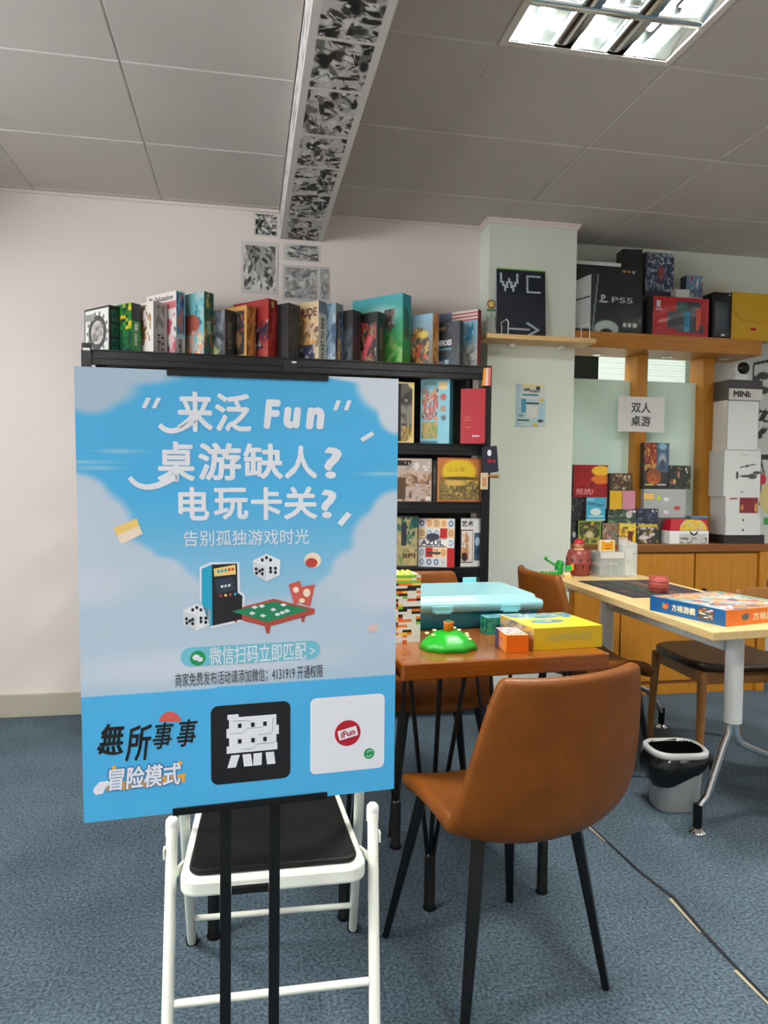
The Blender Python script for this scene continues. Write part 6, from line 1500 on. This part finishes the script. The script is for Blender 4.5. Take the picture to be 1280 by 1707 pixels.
mb = MB(); mb.box((0, -.0506, .106), (w_, .001, .03)); mb.build('white_band', mat('pale label band', C(206, 204, 196), .6), t)
b = boxmesh('card_box', 'small orange and yellow boxed card set standing on the clear organiser', .078, .02, .054, Art(20, 16, (226, 160, 20)).border(.08, (232, 222, 190)).rect(.3, .82, .7, 1, (214, 226, 220)).rect(.3, .5, .75, .6, (226, 110, 40)).a, (220, 210, 180), (230, 224, 200), (220, 200, 150), None, 'box'); b.location = (1.728, 3.267, TT + .1235); o_dims[b.name] = (.078, .02, .054)
lettering(b, [('front', '100', .35, .14, .7, .32, 0, .03, False)], [mat('brown lettering', C(110, 60, 10), .5)])
t = thing('acrylic_holder', 'clear acrylic holder with a pale leaflet at the right of the card organiser', 'leaflet holder', (1.838, 3.26, TT))
mb = MB(); mb.box((0, 0, .002), (.062, .07, .004)); mb.box((0, .033, .09), (.062, .003, .172)); mb.box((0, -.033, .085), (.062, .003, .162))
for s in (-1, 1): mb.box((s * .0295, 0, .085), (.003, .062, .162))
mb.build('acrylic_case', M['clear'], t)
A = Art(16, 30, (206, 200, 186)).rect(.3, .45, .75, .56, (160, 156, 150)).ell(.7, .08, .08, .04, (110, 116, 90), .4)
mb = MB(); mb.grid((-.026, -.012, .006), (.052, 0, 0), (0, 0.012, .13), A.a); mb.add([(-.026, -.010, .006), (.026, -.010, .006), (.026, .002, .136), (-.026, .002, .136)], [(3, 2, 1, 0)], col=C(206, 200, 186)); mb.build('leaflet', M['paper'], t)
# dark play mat
A = Art(60, 40, (34, 34, 36)); rg_ = rnd(9)
for i in range(4): A.rect(.05, .08 + i * .23, .95, .26 + i * .23, [(50, 44, 50), (44, 70, 56), (110, 80, 60), (56, 50, 60)][i])
A.blobs(601, [(90, 50, 60), (40, 60, 50), (120, 90, 70), (60, 40, 60)], 40, (.03, .08), (.05, .08, .95, .95))
pm = [at(x, y, Z=TT) for x, y in ((1080, 997), (1162, 986), (1073, 966), (964, 971))]
# rectangle through the near-left and far corners, parallel to the table edge
mx0, mx1, my0, my1 = 1.505, 1.875, 2.62, 3.10
mb = MB(); mb.grid((0, 0, .003), (mx1 - mx0, 0, 0), (0, my1 - my0, 0), np.transpose(A.a, (1, 0, 2)).copy()); mb.box(((mx1 - mx0) / 2, (my1 - my0) / 2, .0014), (mx1 - mx0, my1 - my0, .0028), col=C(24, 24, 26))
o = mb.build('play_mat', M['paper']); o.location = (mx0, my0, TT); tag(o, 'flat dark game board with coloured rows lying on the pale table', 'game board')
# big blue and orange box
a = at(1083, 1017, Z=TT); b_ = at(1209, 1045, Z=TT)
A = Art(80, 80, (206, 210, 206)).blobs(611, [(190, 200, 206), (110, 150, 180), (60, 90, 130), (226, 150, 70), (220, 110, 60), (150, 190, 190), (210, 214, 214)], 70, (.05, .18)).rect(.0, .9, 1, .96, (110, 170, 70)).blobs(612, [(226, 150, 60), (206, 100, 60), (240, 190, 110)], 30, (.04, .1), (0, 0, .3, 1)).border(.02, (40, 110, 160)).rect(.98, 0, 1, 1, (220, 170, 110))
L_ = Art(60, 20, (24, 96, 156)).rect(.66, .12, .86, .9, (70, 74, 80)).blobs(613, [(190, 70, 60), (240, 240, 236), (220, 170, 60), (60, 110, 150), (40, 60, 80)], 14, (.04, .1), (.67, .14, .85, .88)).ell(.22, .48, .05, .22, (226, 120, 60), .3).ell(.19, .62, .02, .1, (80, 170, 120), .3).ell(.25, .64, .02, .1, (220, 60, 60), .3)
R_ = Art(60, 20, (222, 116, 20)).ell(.26, .5, .06, .24, (60, 96, 90), .4).ell(.28, .6, .04, .14, (90, 80, 120), .3)
d = b_ - a; wl = d.length; rot = math.atan2(d.y, d.x)
dpt = .34
bb = boxmesh('block_game_box', 'wide flat game box with blue and orange sides on the pale table', wl, dpt, .052, L_.a, R_.a, A.a, (180, 120, 60), None, 'board game')
nrm = Vector((-math.sin(rot), math.cos(rot), 0)); c = (a + b_) / 2 + nrm * dpt / 2; bb.location = (c.x, c.y, TT); bb.rotation_euler = (0, 0, rot); o_dims[bb.name] = (wl, dpt, .052)
lettering(bb, [('front', '方格游戲', .31, .28, .63, .74, 0, .03, False), ('right', '方格游戲', .36, .26, .74, .74, 0, .03, False)], [mat('cream lettering', C(232, 226, 190), .5)])

# ------------------------------------------------------------------ comic pages stuck on beam and wall
def page_art(seed, nx, ny, dark=.5, panels=True, edge=(.07, .07)):
    rg = rnd(seed); A = Art(nx, ny, (190, 188, 184))
    if panels:
        cuts = [0, rg.uniform(.3, .45), rg.uniform(.6, .72), 1] if rg.rand() < .5 else [0, 1]
        for i in range(len(cuts) - 1): A.rect(.0, cuts[i], 1, cuts[i + 1], [(150, 148, 145), (176, 174, 170), (120, 118, 116)][rg.randint(3)])
    A.blobs(seed + 1, [(30, 30, 30), (60, 58, 56), (206, 204, 200), (110, 108, 106), (160, 158, 154), (20, 20, 22), (216, 214, 210)], int(36), (.05, .26))
    for _ in range(int(26 * dark)):
        u0, v0, th, L = rg.rand(), rg.rand(), rg.uniform(0, PI), rg.uniform(.1, .5)
        x = (A.u - u0) * math.cos(th) + (A.v - v0) * math.sin(th); y = -(A.u - u0) * math.sin(th) + (A.v - v0) * math.cos(th)
        A.a[(x > 0) & (x < L) & (np.abs(y) < .010 * (1 - x / L))] = (24, 24, 24) if rg.rand() < .6 else (220, 218, 214)
    A.border(edge[0], (206, 203, 198), edge[1] / edge[0]); return A
ys = [at(x, y, Z=BZ).y for x, y in ((600, -120), (597, 0 - 20), (578, 68), (560, 151), (543, 227), (528, 279), (514, 323), (507, 364), (505, 400.5))]
lab = ['cut off by the top of the view', 'nearest the ceiling light', 'second whole one from the top', 'third from the top with a curling corner', 'fourth from the top', 'third from the back wall', 'second from the back wall', 'next to the back wall']
for i in range(8):
    y1, y0 = ys[i + 1], ys[i]
    A = page_art(700 + i * 7, 48, 64, .6 if i % 2 else 1.0, False, (.11, .025))
    w_ = BX1 - BX0 - .004; L_ = max(.04, y1 - y0 - .003); mb = MB(); ny, nx = A.a.shape[:2]
    g_ = A.a; V = []
    sag = [0.0006 + .0035 * (math.sin(PI * j / (ny - 1)) ** 2) * ((i * 37 % 5) / 5) for j in range(ny)]
    a_ = np.clip(g_, 0, 255) / 255; Lc = np.where(a_ <= 0.04045, a_ / 12.92, ((a_ + 0.055) / 1.055) ** 2.4).reshape(-1, 3)
    V = [(w_ * (u / (nx - 1) - .5), L_ * (j / (ny - 1)), -sag[j] - .0006) for j in range(ny) for u in range(nx)]
    mb.add(V, [(j * nx + u, (j + 1) * nx + u, (j + 1) * nx + u + 1, j * nx + u + 1) for j in range(ny - 1) for u in range(nx - 1)], 0, True, [tuple(map(float, q)) + (1.0,) for q in Lc])
    o = mb.build('comic_page', M['paper']); o.location = ((BX0 + BX1) / 2, y0, BZ); tag(o, 'comic page glued under the beam, ' + lab[i], 'comic page', 'comic pages under the beam')
for i in range(5):
    y0 = 1.35 + i * .50; A = page_art(800 + i * 5, 40, 16, 1.0, False); A.a = A.a * .45 + 120
    mb = MB(); mb.grid((0, .49, 0), (0, -.49, 0), (0, 0, .128), A.a[:, ::-1]); o = mb.build('comic_strip', M['paper']); o.location = (BX0 - .0012, y0, BZ + .008)
    tag(o, 'comic page on the left side face of the beam, ' + ['nearest the camera', 'second from the camera', 'at the middle', 'second from the back wall', 'next to the back wall'][i], 'comic page', 'comic pages on the beam side')
def wallpage(label, x0, y0, x1, y1, seed, fade=0.0, panels=True):
    p0 = at(x0, y0, Y=3.860); p1 = at(x1, y1, Y=3.860); A = page_art(seed, 40, 56, .7, panels); A.a = A.a * (1 - fade) + 190 * fade
    mb = MB(); mb.grid((0, 0, 0), (p1.x - p0.x, 0, 0), (0, 0, p0.z - p1.z), A.a); mb.add([(0, .001, 0), (p1.x - p0.x, .001, 0), (p1.x - p0.x, .001, p0.z - p1.z), (0, .001, p0.z - p1.z)], [(3, 2, 1, 0)], col=C(206, 203, 198))
    o = mb.build('comic_page', M['paper']); o.location = (p0.x, 3.8606, p1.z); tag(o, label, 'comic page', 'comic pages on the back wall')
wallpage('dark comic page on the back wall left of where the beam meets it', 423, 353, 464, 396, 901, 0.0)
wallpage('tall comic page of figures on the back wall, leftmost under the beam', 402, 401, 463, 492, 911, .18)
wallpage('narrow pale comic page directly below the beam end', 472.5, 405, 535, 438, 921, .35, False)
wallpage('faded comic page low on the back wall above the black game box', 471, 440.5, 532, 503, 931, .55)
wallpage('faded narrow comic strip right of the other wall pages', 533, 444, 549, 503, 941, .6)
